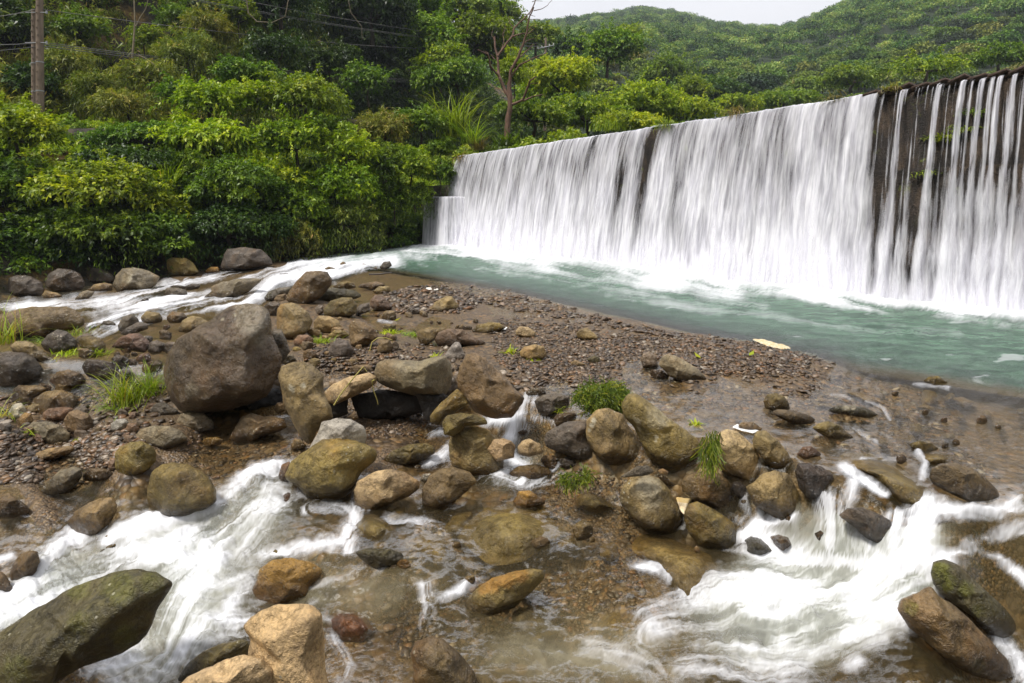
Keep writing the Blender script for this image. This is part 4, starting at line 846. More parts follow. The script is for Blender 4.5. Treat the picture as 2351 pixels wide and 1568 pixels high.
for n_, i in enumerate(near):
    z = 0 if n_ < 60 else (1 if n_ < 150 else 2); R = rad_[i]; p = ((uu_[i] - UC) / FD * YY_[i], YY_[i], zz_[i])
    e = empty('forest_tree', p, ZON[z][0], 'tree', ZON[z][1]); e.rotation_euler = (0, 0, rng.uniform(0, 6.28)); sc = R * rng.uniform(.9, 1.1); hgt = rng.uniform(.8, 1.25)
    e.scale = (sc, sc, sc * hgt)
    for me, nm in ((me_cr[rng.randint(6), rng.choice([0, 0, 1, 1, 2])], 'crown'), (me_tr, 'trunk')):
        o = bpy.data.objects.new(nm, me); COL.objects.link(o); o.parent = e
rest = [i for i in ok if i not in set(near)]
pts = np.array([((uu_[i] - UC) / FD * YY_[i], YY_[i], zz_[i]) for i in rest])
fl_p = [crown_proto(200 + i, 40, 3) for i in range(6)]
q, r = place(fl_p, pts, rad_[rest] * 1.1, rng, rng.normal(-.05, .24, len(rest)))
kind(quads_obj('distant_forest', q, r, M_FAR), 'stuff')['label'] = 'far wooded ridge reading as one mass'
print('forest', len(near), len(rest))

# -- poles and wires
M_CONC = mat_simple('pole_concrete', (.17, .125, .09), .85, .35, 5, .4, (1, 1, .3)); M_STEEL = mat_simple('galvanised', (.28, .29, .31), .5, .2, 8, .1); M_WIRE = mat_simple('cable', (.13, .125, .12), .6, .1, 3, 0)
M_BAND = NT('hazard_paint'); oc = M_BAND.coord('Object'); sx = M_BAND.n('SeparateXYZ', {0: oc})
w_ = M_BAND.math('FRACT', M_BAND.math('ADD', M_BAND.math('MULTIPLY', sx.outputs[2], 2.4), M_BAND.math('MULTIPLY', sx.outputs[0], 2.2)))
M_BAND = M_BAND.out(M_BAND.pr(Base_Color=M_BAND.mix(M_BAND.math('GREATER_THAN', w_, .5), (.02, .018, .015, 1), (.30, .085, .02, 1)), Roughness=.7))
for (u, Y, top, ra, lab) in ((80.5, 30.5, 22, .155, 'shorter thin concrete pole of the pair by the road'), (92.5, 30, -70, .185, 'taller stout concrete pole of the pair by the road')):
    foot = P(u, 300, Y); e = empty('utility_pole', foot, lab, 'utility pole')
    tp = P(u - 2, top, Y); b = Bag().tube([foot, (foot + tp) / 2, tp], [ra, ra * .93, ra * .82], 14)
    for k in range(1, 22):
        c = foot + (tp - foot) * k / 22; s = 1 if k % 2 else -1
        b.box(c + np.array([s * .03, -ra * .92, 0]), .035, .03, .012)
    b.build('shaft', M_CONC, e, loc=foot)
    for zz in (1.1, 1.9): 
        c = foot + (tp - foot) * zz / np.linalg.norm(tp - foot) * 1.9; Bag().tube([c - [0, 0, .03], c + [0, 0, .03]], [ra * 1.0, ra * 1.0], 14).build('steel_band', M_STEEL, e, loc=c)
    Bag().tube([foot + [0, 0, -.3], foot + [0, 0, .62]], [ra * 1.04, ra * 1.03], 14).build('hazard_band', M_BAND, e, loc=foot)
    if top < 0:
        pass
    for vv2 in (30, 99):
        if vv2 > top: 
            c = P(u, vv2, Y); br_ = Bag().tube([c - [.45, .1, 0], c + [.45, -.1, 0]], [.02, .02], 6).build('bracket', M_STEEL, e, loc=c); Bag().tube([c + [.42, -.1, -.06], c + [.42, -.1, .08]], [.05, .04], 8).build('insulator', M_STEEL, br_, loc=c)
FP = 74.0
foot = P(1251, 300, FP); e = empty('utility_pole', foot, 'slim far utility pole with a crossarm right of the dead tree', 'utility pole')
Bag().tube([foot, P(1252, 190, FP), P(1253, 87, FP)], [.2, .17, .14], 10).build('shaft', M_CONC, e, loc=foot)
c = P(1252.5, 109, FP); ex = unit(np.array([.95, -.3, .12])); arm = Bag().box(c + [0, -.2, 0], 1.15, .06, .06, ex, unit(np.cross([0, 0, 1.], ex)), (0, 0, 1)).build('crossarm', M_STEEL, e, False, loc=c); M_PORC = mat_simple('porcelain', (.5, .48, .45), .3, .1, 4, 0)
for k in (-1.05, -.5, .5, 1.05):
    p = c + [0, -.2, 0] + ex * k; Bag().tube([p, p + [0, 0, .12], p + [0, 0, .3]], [.05, .09, .06], 8).build('insulator', M_PORC, arm, loc=p)
p1 = P(1246, 125, FP); Bag().tube([p1, c + ex * .6], [.04, .04], 6).build('brace', M_STEEL, e, loc=p1)
foot = P(1641, 300, 62); e = empty('utility_pole', foot, 'small metal bracket pole peeking over the weir crest', 'utility pole')
Bag().tube([foot, P(1642, 248, 62)], [.09, .07], 8).build('shaft', M_STEEL, e, loc=foot)
b = Bag().box(P(1636, 252, 62), .55, .05, .05).box(P(1636, 261, 62), .5, .05, .05).box(P(1631, 258, 62), .04, .04, .25); b.build('crossarm', M_STEEL, e, False, loc=P(1636, 252, 62))
def wire(a, b_, sag, lab, w=.020):
    t_ = np.linspace(0, 1, 40)[:, None]; p = a + (b_ - a) * t_; p[:, 2] -= sag * 4 * (t_ * (1 - t_))[:, 0]
    tag(Bag().tube(p, w, 5).build('overhead_cable', M_WIRE, loc=a), lab, 'cable', 'overhead cables')
wire(P(98, 22, 30), P(1236, 112, FP), .9, 'lowest single power line from the twin poles to the far pole')
for du, lab in ((0, 'upper line of the close pair crossing the cliff'), (4, 'lower line of the close pair crossing the cliff')): wire(P(98, -72 + du, 30), P(1244, 106 + du * .4, FP), .9, lab)
wire(P(94, -95, 30), P(1262, 102, FP), .8, 'topmost power line crossing the cliff')
for du, lab in ((0, 'top cable of the slack bundle low over the bamboo'), (4, 'middle cable of the slack bundle low over the bamboo'), (9, 'bottom thick cable of the slack bundle low over the bamboo')): wire(P(98, 97 + du, 30), P(1250, 180 + du * .6, FP), 1.0, lab, .024 if du else .018)
wire(P(-200, 36, 27), P(80, 22, 30.4), .3, 'single line running left off the shorter concrete pole')
wire(P(-200, 88, 27), P(90, 98, 30), .2, 'upper cable running left off the pair of poles'); wire(P(-200, 112, 27), P(90, 106, 30), .2, 'lower cable running left off the pair of poles')

# -- low walls and the block fall at the left end of the weir
M_OLD = mat_simple('old_concrete', (.018, .014, .010), .8, .6, 2.2, .8, c2=(.055, .042, .027))
a, b_ = P(110, 302, 27.2), P(560, 286, 29.8); dirv = unit(b_ - a); Lw = np.linalg.norm(b_ - a) / 2
tag(Bag().box((a + b_) / 2 - [0, 0, .35], Lw, .12, .42, dirv, unit(np.cross([0, 0, 1.], dirv)), (0, 0, 1)).build('retaining_wall', M_OLD, None, False, loc=(a + b_) / 2), 'low dark mossy wall along the road edge above the creeper slope', 'wall')
a, b_ = P(780, 272, 32.5), P(900, 271, 36); dirv = unit(b_ - a); Lw = np.linalg.norm(b_ - a) / 2
tag(Bag().box((a + b_) / 2 - [0, 0, .3], Lw, .12, .25, dirv, unit(np.cross([0, 0, 1.], dirv)), (0, 0, 1)).build('retaining_wall', M_OLD, None, False, loc=(a + b_) / 2), 'short stretch of road edge wall behind the vine hung bush', 'wall')
# abutment
c = wpt(-2.0, -.6, 1.7)
ab = Bag(); n_ = 9
ab.box(wpt(-3.1, -1.0, 1.2), 2.8, .9, 2.2, (*WE, 0), (*WN, 0)); ab.box(wpt(-1.1, -1.5, 3.4), .9, .9, .8, (*WE, 0), (*WN, 0))
tag(ab.build('abutment', M_OLD, None, False, loc=wpt(-3, -1, 0)), 'dark brown concrete abutment at the left end of the weir', 'abutment')
st = Bag(); sv = []
for z, gx in ((-.8, 0), (2.2, 0), (2.5, -.08), (2.62, -.3)):
    sv.append([wpt(s, o + gx * (1 if o > 0 else -1) * .6, z + .05 * pnoise(np.array([[s, o, z]]))[0]) for s, o in [(-2.1 - gx, -.3), (-2.0 - gx, .75), (-1.0, .92), (.1, .9), (.45 + gx, .6), (.5, -.3)]])
sv = np.array(sv); F_ = grid_faces(*sv.shape[:2])
blk = empty('step_block', wpt(-1.1, .3, 0), 'low concrete step at the left foot of the weir with a small fall over it', 'step block')
mb = mesh_np('block', sv, [F_, np.array([[18, 19, 20, 23], [20, 21, 22, 23]])], M_OLD, blk, False, loc=wpt(-1.1, .3, 0))
s = np.linspace(0, 1, 60); prof_b = np.array([(-2.16, -.2), (-2.12, .85), (-1.2, 1.06), (.6, 1.08), (1.4, .35)])
px_ = np.stack([np.interp(s * 4, np.arange(5), prof_b[:, k]) for k in (0, 1)], 1)
fz_ = np.linspace(0, 2.75, 40); Vb = []
for f in fz_:
    g = .34 * math.sqrt(f * .4); ctr = np.array([-1.1, .2]); dirs = unit(px_ - ctr)
    pp = px_ + dirs * g * np.array([.6, 1.0]); Vb.append([wpt(a_[0], a_[1], 2.68 - f + .03 * pnoise(np.array([[a_[0] * 4, a_[1] * 4, f * .4]]))[0]) for a_ in pp])
top_ = [[wpt(*(px_[i] * .5 + np.array([-1.1, .2]) * .5), 2.74) for i in range(60)]]
Vb = np.array(top_ + Vb)
db = np.tile(np.clip(.76 + .2 * fbm(np.stack([s * 5, 0 * s, 0 * s], -1), 2) - .28 * np.exp(-((s - .62) / .07) ** 2), 0, 1), (41, 1)); db[1:] += np.linspace(-.02, .2, 40)[:, None]
fo = mesh_np('step_fall', Vb, grid_faces(*Vb.shape[:2]), mat_curtain(12.0), None, point_attrs={'dens': db}); kind(fo, 'structure')
uvl = fo.data.uv_layers.new(name='UVMap'); li = np.zeros(len(fo.data.loops), np.int32); fo.data.loops.foreach_get('vertex_index', li)
UVb = np.stack([np.tile(s * 5.2, (41, 1)).ravel(), np.repeat(np.concatenate([[-.3], fz_]), 60)], 1); uvl.data.foreach_set('uv', UVb[li].astype(np.float32).ravel())

# ------------------------------------------------------------------ boulders: outlines read off the photograph, given depth, thickness and facets
CR = {'A': (0, 950, 1200 / 2091), 'B': (1000, 950, 1200 / 2091), 'C': (2000, 1150, 1200 / 2091), 'D': (2900, 1150, 1196 / 2084),
      'E': (0, 1750, 1300 / 2076), 'F': (1000, 1600, 1300 / 1801), 'G': (2100, 1600, 1100 / 1916), 'H': (2900, 1800, 1196 / 2012)}
K = 4096 / 2351.0
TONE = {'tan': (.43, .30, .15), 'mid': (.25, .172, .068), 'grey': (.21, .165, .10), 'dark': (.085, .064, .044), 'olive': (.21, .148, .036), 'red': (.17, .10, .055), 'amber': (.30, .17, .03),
        'white': (.36, .32, .27), 'slate': (.13, .102, .07), 'moss': (.095, .078, .03), 'brown': (.17, .11, .044), 'umber': (.115, .078, .042), 'rust': (.26, .10, .025), 'black': (.02, .015, .011), 'sub': (.38, .285, .09)}  # 'black' is a painted shade colour for the filler rocks in the hollows
MR = mat_rock()
_ico = {}
def ico(n):
    if n not in _ico:
        bm = bmesh.new(); bmesh.ops.create_icosphere(bm, subdivisions=n, radius=1.0)
        v = np.array([x.co[:] for x in bm.verts]); f = np.array([[x.index for x in p.verts] for p in bm.faces]); bm.free(); _ico[n] = (v, f)
    return _ico[n]
def outline_r(poly, c, th):
    p = np.asarray(poly) - c; q = np.roll(p, -1, 0); d = np.stack([np.cos(th), np.sin(th)], 1); out = np.zeros(len(th))
    for a, b in zip(p, q):
        e = b - a; den = d[:, 0] * e[1] - d[:, 1] * e[0]; den = np.where(np.abs(den) < 1e-9, 1e-9, den)
        t = (a[0] * e[1] - a[1] * e[0]) / den; s = (a[0] * d[:, 1] - a[1] * d[:, 0]) / den
        out = np.where((s >= 0) & (s <= 1) & (t > 0) & (t > out), t, out)
    return out
NROCK = 0; WLINE = []
def rock(crop, label, tone, sink, pts, nf=7, thick=.85, dY=0.0, moss=0.0, rough=1.0, cat='boulder', name='boulder', group=None, Y=None, wet=None, lens=False, spots=(), rusts=(), algae=()):
    """sink 0: stands on the ground, 1: half under water; moss: share of olive film"""
    global NROCK; NROCK += 1
    rg_ = np.random.RandomState(1000 + NROCK)
    sink = max(sink, .18)
    if crop: ox, oy, s = CR[crop]; poly = (np.array(pts, float) * s + [ox, oy]) / K
    else: poly = np.array(pts, float)
    x, y = poly[:, 0], poly[:, 1]; x2, y2 = np.roll(x, -1), np.roll(y, -1); a = (x * y2 - x2 * y).sum() / 2
    c = np.array([((x + x2) * (x * y2 - x2 * y)).sum(), ((y + y2) * (x * y2 - x2 * y)).sum()]) / (6 * a)
    th = np.linspace(0, 2 * math.pi, 361)[:-1]; r = outline_r(poly, c, th); r = np.where(r <= 0, np.median(r[r > 0]), r)
    ker = np.array([1, 2, 3, 2, 1]) / 9; r = np.convolve(np.concatenate([r[-2:], r, r[:2]]), ker, 'valid')
    r = r * (1 + .55 * sink * np.maximum(np.sin(th), 0) ** 1.0) * 1.012
    vb = y.max(); size = math.sqrt(abs(a) / math.pi)
    n = 6 if size > 75 else (5 if size > 26 else (4 if size > 9 else 3))
    D, F_ = ico(n)
    if Y is None: Yh, zg = hit(c[0] * .7 + x[np.argmax(y)] * .3, vb - .02 * (vb - y.min()))
    else: Yh = Y
    Rw = size * Yh / FD; T = Rw * thick
    Yc = Yh + (.22 + .6 * sink) * T + dY
    ny = D[:, 1]; rho = np.hypot(D[:, 0], D[:, 2]); t = np.arctan2(-D[:, 2], D[:, 0]) % (2 * math.pi)
    rr = np.interp(t, np.append(th, 2 * math.pi), np.append(r, r[0]))
    # facets: soft cuts on the side towards the viewer and on top
    f = np.ones(len(D)); acc = np.zeros(len(D))
    for k in range(nf + 7):
        m = rg_.normal(size=3); m[1] = -abs(m[1]) - .1; o = rg_.uniform(.74, .97)
        if k == 0: m = np.array([rg_.normal() * .25, -.38, .9]); o = rg_.uniform(.56, .70)          # top face
        if k == 1: m = np.array([-.75, -.65, .1]) + rg_.normal(size=3) * .18; o = rg_.uniform(.58, .76)
        if k == 2: m = np.array([.72, -.7, .05]) + rg_.normal(size=3) * .18; o = rg_.uniform(.58, .76)
        m /= np.linalg.norm(m)
        acc += np.maximum(D @ m / o, 0) ** 40
    f = (1 + acc) ** (-1 / 40)
    bx = (np.abs(D) ** 3.2).sum(1) ** (-1 / 3.2); bx = bx / bx.min() ; f = f * np.clip(bx, 1, 1.16)
    fr = f + (1 - f) * rho ** 4
    fr = fr * (1 + .5 * (1 - rho) * 0)
    pu = c[0] + rr * np.cos(t) * np.minimum(rho * fr, 1.0); pv = c[1] + rr * np.sin(t) * np.minimum(rho * fr, 1.0)
    dep = Yc + T * ny * f
    V = np.stack([(pu - UC) / FD * dep, dep, CAMZ - (pv - VH) / FD * dep], 1)
    if tone == 'sub' or lens:      # lies under a film of water: a low dome just below the surface
        gx_ = np.linspace(x.min() - 2, x.max() + 2, 14); gy_ = np.linspace(y.min() - 2, y.max() * 1.0 + 2, 14); gz_ = np.array([[hit(a_, b_)[1] for a_ in gx_] for b_ in gy_])
        fx = np.clip((pu - gx_[0]) / (gx_[1] - gx_[0]), 0, 12.999); fy = np.clip((pv - gy_[0]) / (gy_[1] - gy_[0]), 0, 12.999); i_, j_ = fx.astype(int), fy.astype(int); fx -= i_; fy -= j_
        zw0 = (gz_[j_, i_] * (1 - fx) + gz_[j_, i_ + 1] * fx) * (1 - fy) + (gz_[j_ + 1, i_] * (1 - fx) + gz_[j_ + 1, i_ + 1] * fx) * fy; top = -.004 if sink >= .8 else .06
        q = np.minimum(rho * fr, 1.0); zt = zw0 + top - (.07 if sink >= .8 else .11) * q ** 2 - np.where(ny > 0, .16 * np.sqrt(np.maximum(1 - q * q, 0)), 0)
        dep = (CAMZ - zt) * FD / (pv - VH); V = np.stack([(pu - UC) / FD * dep, dep, zt], 1); rough = rough * .25
    # normals of the smooth form, then layered noise
    nn = unit(D * np.array([1, 1 / max(thick, .3), 1])); w = V / Rw
    sd3 = np.array([NROCK * 3.1, NROCK * 1.7, 0])
    amp = rough * Rw
    h = .085 * fbm(w * .9 + sd3, 3) - .05 * np.abs(fbm(w * 1.7 + sd3 + 5, 3)) + .034 * fbm(w * 4.2 + sd3, 3) - .022 * np.abs(fbm(w * 3.1 + sd3 + 11, 2))
    if n >= 5: h = h + .010 * fbm(w * 14 + sd3, 4)
    V = V + nn * (h * amp)[:, None]
    zw = ground_at((c[0] - UC) / FD * Yc, Yc, 'water'); zb = ground_at((c[0] - UC) / FD * Yc, Yc, 'bed')
    near_water = zw > zb - .03
    wl = zw if near_water else zb
    wv = 1 - sst(.03, .13 + .28 * Rw, V[:, 2] - wl + .06 * fbm(w * 2 + sd3, 2)) if near_water else .45 * (1 - sst(.0, .25 * Rw, V[:, 2] - wl))
    if wet is not None: wv = np.clip(wv + wet * (.7 + .6 * fbm(w * .8 + sd3, 2)), 0, 1)
    if near_water and not (tone == 'sub' or lens):
        e = V[np.abs(V[:, 2] - zw) < .05 * Rw + .006]; WLINE.append(e[rg_.permutation(len(e))[:70]])
    base = np.array([(c[0] - UC) / FD * Yc, Yc, V[:, 2].min()])
    at_ = {'wet': wv}
    for nm_, ls in (('spot', spots), ('rust', rusts), ('algae', algae)):
        a_ = np.zeros(len(V))
        for sx_, sy_, sr_, ss_ in ls:
            X_, Y_, R_px = (sx_ * s + ox) / K, (sy_ * s + oy) / K, sr_ * s / K
            su, sv = UC + V[:, 0] / V[:, 1] * FD, VH + (CAMZ - V[:, 2]) / V[:, 1] * FD
            a_ = np.maximum(a_, ss_ * (1 - sst(.6, 1.15, np.hypot(su - X_, sv - Y_) / R_px + .35 * fbm(w * 9 + sd3, 2))) * (ny < .2))
        if len(ls): at_[nm_] = a_
    o = mesh_np(name, V, F_, MR, None, point_attrs=at_, loc=base)
    tc = np.array(TONE[tone]) * rg_.uniform(.9, 1.1) * (1 + .02 * rg_.normal(size=3)); o.color = (*np.clip(tc, 0, 1), moss)
    return tag(o, label, cat, group)

def R(crop, rows):
    for row in rows:
        lab, tone, sink, flat = row[:4]; kw = row[4] if len(row) > 4 else {}
        v = [float(q) for q in flat.replace(',', ' ').split()]; rock(crop, lab, tone, sink, list(zip(v[::2], v[1::2])), **kw)
W1 = dict(wet=.35); W2 = dict(wet=.7)
R('A', [
 ('dark rounded boulder on the far bank, leftmost of the row', 'dark', .1, '48,340 60,280 120,262 220,270 290,310 310,360 290,405 200,418 100,410 60,385', W1),
 ('dark domed boulder second from the left on the far bank', 'dark', .1, '315,300 340,250 410,215 490,220 560,255 595,310 575,360 480,380 380,375 330,345', W1),
 ('shaded boulder third from the left on the far bank', 'dark', .1, '600,260 640,210 700,215 770,250 800,285 770,318 690,325 620,335 600,310', W1),
 ('large grey far bank boulder with a pale streak, at the rapids edge', 'grey', .3, '790,330 800,270 850,215 930,208 1040,230 1115,275 1080,330 1010,365 900,375 830,375', dict(wet=.3, spots=[(908, 282, 16, .9), (898, 305, 14, .8), (915, 265, 10, .7)])),
 ('orange brown boulder behind the pale streaked far bank boulder', 'brown', .1, '970,205 1030,188 1100,200 1135,235 1110,268 1040,270 985,250'),
 ('upright orange tan boulder on the far bank', 'olive', .2, '1160,160 1200,140 1300,145 1350,180 1390,245 1320,270 1190,275 1165,220'),
 ('biggest dark grey block on the far bank under the bamboo', 'dark', .15, '1540,225 1560,120 1590,80 1700,68 1820,80 1890,150 1900,192 1840,200 1700,222 1600,238'),
 ('small orange stone between the tan and the dark grey bank boulders', 'amber', .2, '1420,238 1470,205 1520,205 1535,240 1440,248'),
 ('low tan stone in front of the two leftmost bank boulders', 'mid', .4, '290,400 320,370 400,385 440,405 400,428 310,423'),
 ('flat tan stone left of the pale streaked boulder', 'mid', .5, '610,365 660,325 730,315 785,325 780,368 700,378 640,380', W1),
 ('small grey stone where the rapids reach the far bank', 'grey', .4, '525,430 560,385 610,365 660,380 640,410 560,442', W1),
 ('dark stone in the middle of the rapids', 'slate', .5, '1145,400 1160,350 1230,348 1300,365 1305,402 1260,418 1180,418', dict(wet=.5, moss=.3)),
 ('flat wet stone behind the dark rapids stone', 'slate', .6, '1170,350 1222,325 1290,340 1340,320 1390,325 1395,352 1330,364 1250,360', W2),
 ('long slanted grey slab standing in the rapids', 'grey', .4, '1425,415 1480,378 1470,345 1550,305 1680,287 1800,283 1825,300 1740,370 1640,418 1520,420', W1),
 ('tiny dark stone alone in the white rapids', 'dark', .5, '965,467 990,430 1030,418 1042,440 1000,463', W2),
 ('washed over tan stone beside the pale streaked boulder', 'sub', .9, '1050,350 1090,320 1160,300 1220,305 1210,330 1150,358 1090,374', W2),
 ('broad flat topped boulder at the left edge, before the rapids', 'brown', .15, '-60,650 -60,560 0,535 150,495 330,478 460,482 530,505 590,570 590,612 520,645 400,660 310,700 180,680 60,690', dict(thick=.7)),
 ('smooth slate cone shaped stone at the rapids edge', 'slate', .2, '830,640 820,610 860,550 920,532 960,560 975,600 920,625 870,662', W1),
 ('cracked grey stone leaning on the slate cone', 'slate', .2, '840,672 880,630 960,590 1030,600 1030,640 960,660 880,682', W1),
 ('brown hump stone between the rapids and the big boulder', 'mid', .3, '980,555 1020,512 1110,525 1135,560 1120,588 1050,600 990,582'),
 ('flat reddish stone right of the brown hump', 'brown', .3, '1165,545 1200,515 1270,520 1310,550 1280,588 1190,595 1165,572', W1),
 ('smooth tan dome behind the shoulder of the biggest boulder', 'mid', .2, '1245,655 1270,580 1340,545 1400,555 1460,590 1430,640 1320,662'),
 ('speckled dark boulder below the broad flat topped one', 'dark', .1, '285,745 330,680 400,640 470,655 530,710 540,760 480,795 380,808 310,780', dict(wet=.3, spots=[(400 + 37 * math.cos(i * 2.4) * (i % 4) * .7, 690 + 12 * math.sin(i * 1.7) * (i % 3), 4, .8) for i in range(16)])),
 ('wet olive stone right of the speckled dark boulder', 'olive', .1, '540,700 620,680 700,700 740,750 730,795 640,805 560,765', W1),
 ('long speckled stone above the black left edge boulder', 'mid', .1, '70,760 110,725 190,720 270,760 340,820 400,872 290,870 180,830 90,795'),
 ('black rounded boulder cut by the left edge', 'dark', .1, '-70,1000 -70,830 0,800 60,790 160,795 240,840 300,910 315,960 270,1015 150,1035 0,1030', dict(wet=.4, moss=.2)),
 ('wet reddish pointed rock behind the grass clump', 'red', .2, '780,765 830,700 900,670 970,668 1030,710 1065,750 1000,798 930,785 850,778', W2),
 ('wet dark cracked rock left of the grass clump', 'dark', .1, '570,900 600,850 690,848 760,870 830,900 840,960 760,988 650,988 590,945', W2),
 ('brown pyramid shaped stone below the wet cracked rock', 'brown', .1, '365,970 400,935 480,917 560,945 605,990 570,1045 480,1058 390,1042', W1),
 ('square brown block beside the black left edge boulder', 'brown', .1, '80,1150 90,1060 130,1025 250,1028 330,1050 300,1095 260,1155 160,1168'),
 ('smooth tan egg shaped boulder in the left cobble field', 'mid', .1, '205,1180 240,1120 320,1075 430,1060 510,1085 545,1140 530,1200 440,1232 280,1238 220,1218', W1),
 ('flat pinkish stone under the tan egg shaped boulder', 'red', .1, '295,1222 340,1190 450,1178 520,1190 520,1225 440,1283 360,1282 300,1262'),
 ('rounded brown boulder right of the flat pinkish stone', 'brown', .1, '440,1272 480,1215 540,1200 620,1230 655,1290 640,1345 560,1380 470,1338'),
 ('long pale grey stone lying on the left gravel', 'grey', .1, '170,1332 230,1285 330,1280 430,1310 495,1370 470,1425 340,1450 250,1402', dict(nf=10)),
 ('whitish veined stone near the left edge', 'white', .1, '55,1222 90,1160 150,1150 185,1200 185,1262 130,1290 70,1268'),
 ('small blue grey stone with pale veins below the grass clump', 'white', .1, '770,1302 810,1265 870,1260 900,1290 870,1332 820,1358 780,1342'),
 ('small reddish cube shaped stone beside the blue grey one', 'red', .1, '870,1342 890,1295 950,1290 975,1330 940,1368 880,1372'),
 ('wide smooth grey slab at the edge of the slack water', 'grey', .4, '930,1392 980,1335 1080,1308 1180,1312 1270,1350 1305,1402 1250,1432 1150,1468 1040,1452 950,1432', dict(wet=.15, nf=3)),
 ('domed grey stone shining wet below the biggest boulder', 'grey', .35, '1230,1280 1260,1230 1330,1207 1430,1230 1490,1280 1490,1332 1400,1352 1300,1352 1240,1322', W1),
 ('cracked lumpy brown rock in the slack water', 'brown', .35, '1610,1398 1640,1320 1690,1250 1760,1225 1840,1245 1900,1240 1980,1270 2000,1320 1940,1352 1820,1382 1750,1418 1650,1418', W1),
 ('flat angular dark stone in front of the biggest boulder', 'slate', .1, '1040,1202 1090,1155 1160,1160 1240,1200 1230,1232 1130,1238 1050,1222'),
 ('biggest boulder, brown and rounded with a raised tan top', 'umber', .0, '1150,900 1180,800 1250,700 1350,630 1480,560 1560,500 1640,468 1740,468 1820,480 1870,520 1890,600 1888,680 1930,760 1960,830 1950,920 1900,1010 1840,1090 1730,1140 1560,1170 1400,1192 1280,1180 1200,1110 1165,1000', dict(thick=.9, nf=6, Y=6.9, moss=.2, wet=.42, spots=[(1760, 560, 130, .30), (1700, 500, 80, .25), (1640, 545, 10, .8), (1550, 570, 12, .8), (1800, 700, 70, .22), (1340, 1070, 55, .25)])),
 ('wet ledge rock leaning on the right side of the biggest boulder', 'slate', .0, '1850,760 1880,690 1900,640 1960,640 2000,720 2020,790 1985,840 1940,900 1870,860', dict(Y=7.55, wet=.5)),
 ('small orange stone half sunk in the slack water', 'amber', .6, '1405,1422 1440,1395 1520,1390 1560,1410 1530,1442 1440,1452'),
 ('small brown stone in the shade right of the biggest boulder', 'brown', .0, '1910,1192 1930,1150 1990,1150 1988,1202 1940,1228', dict(Y=6.9)),
 ('half buried flat slab across the left gravel', 'mid', .5, '180,1542 250,1500 350,1470 480,1450 530,1465 480,1512 350,1545 230,1570'),
 ('small flat pale stone on the buried slab', 'mid', .2, '340,1442 380,1420 440,1420 450,1452 360,1468'),
])
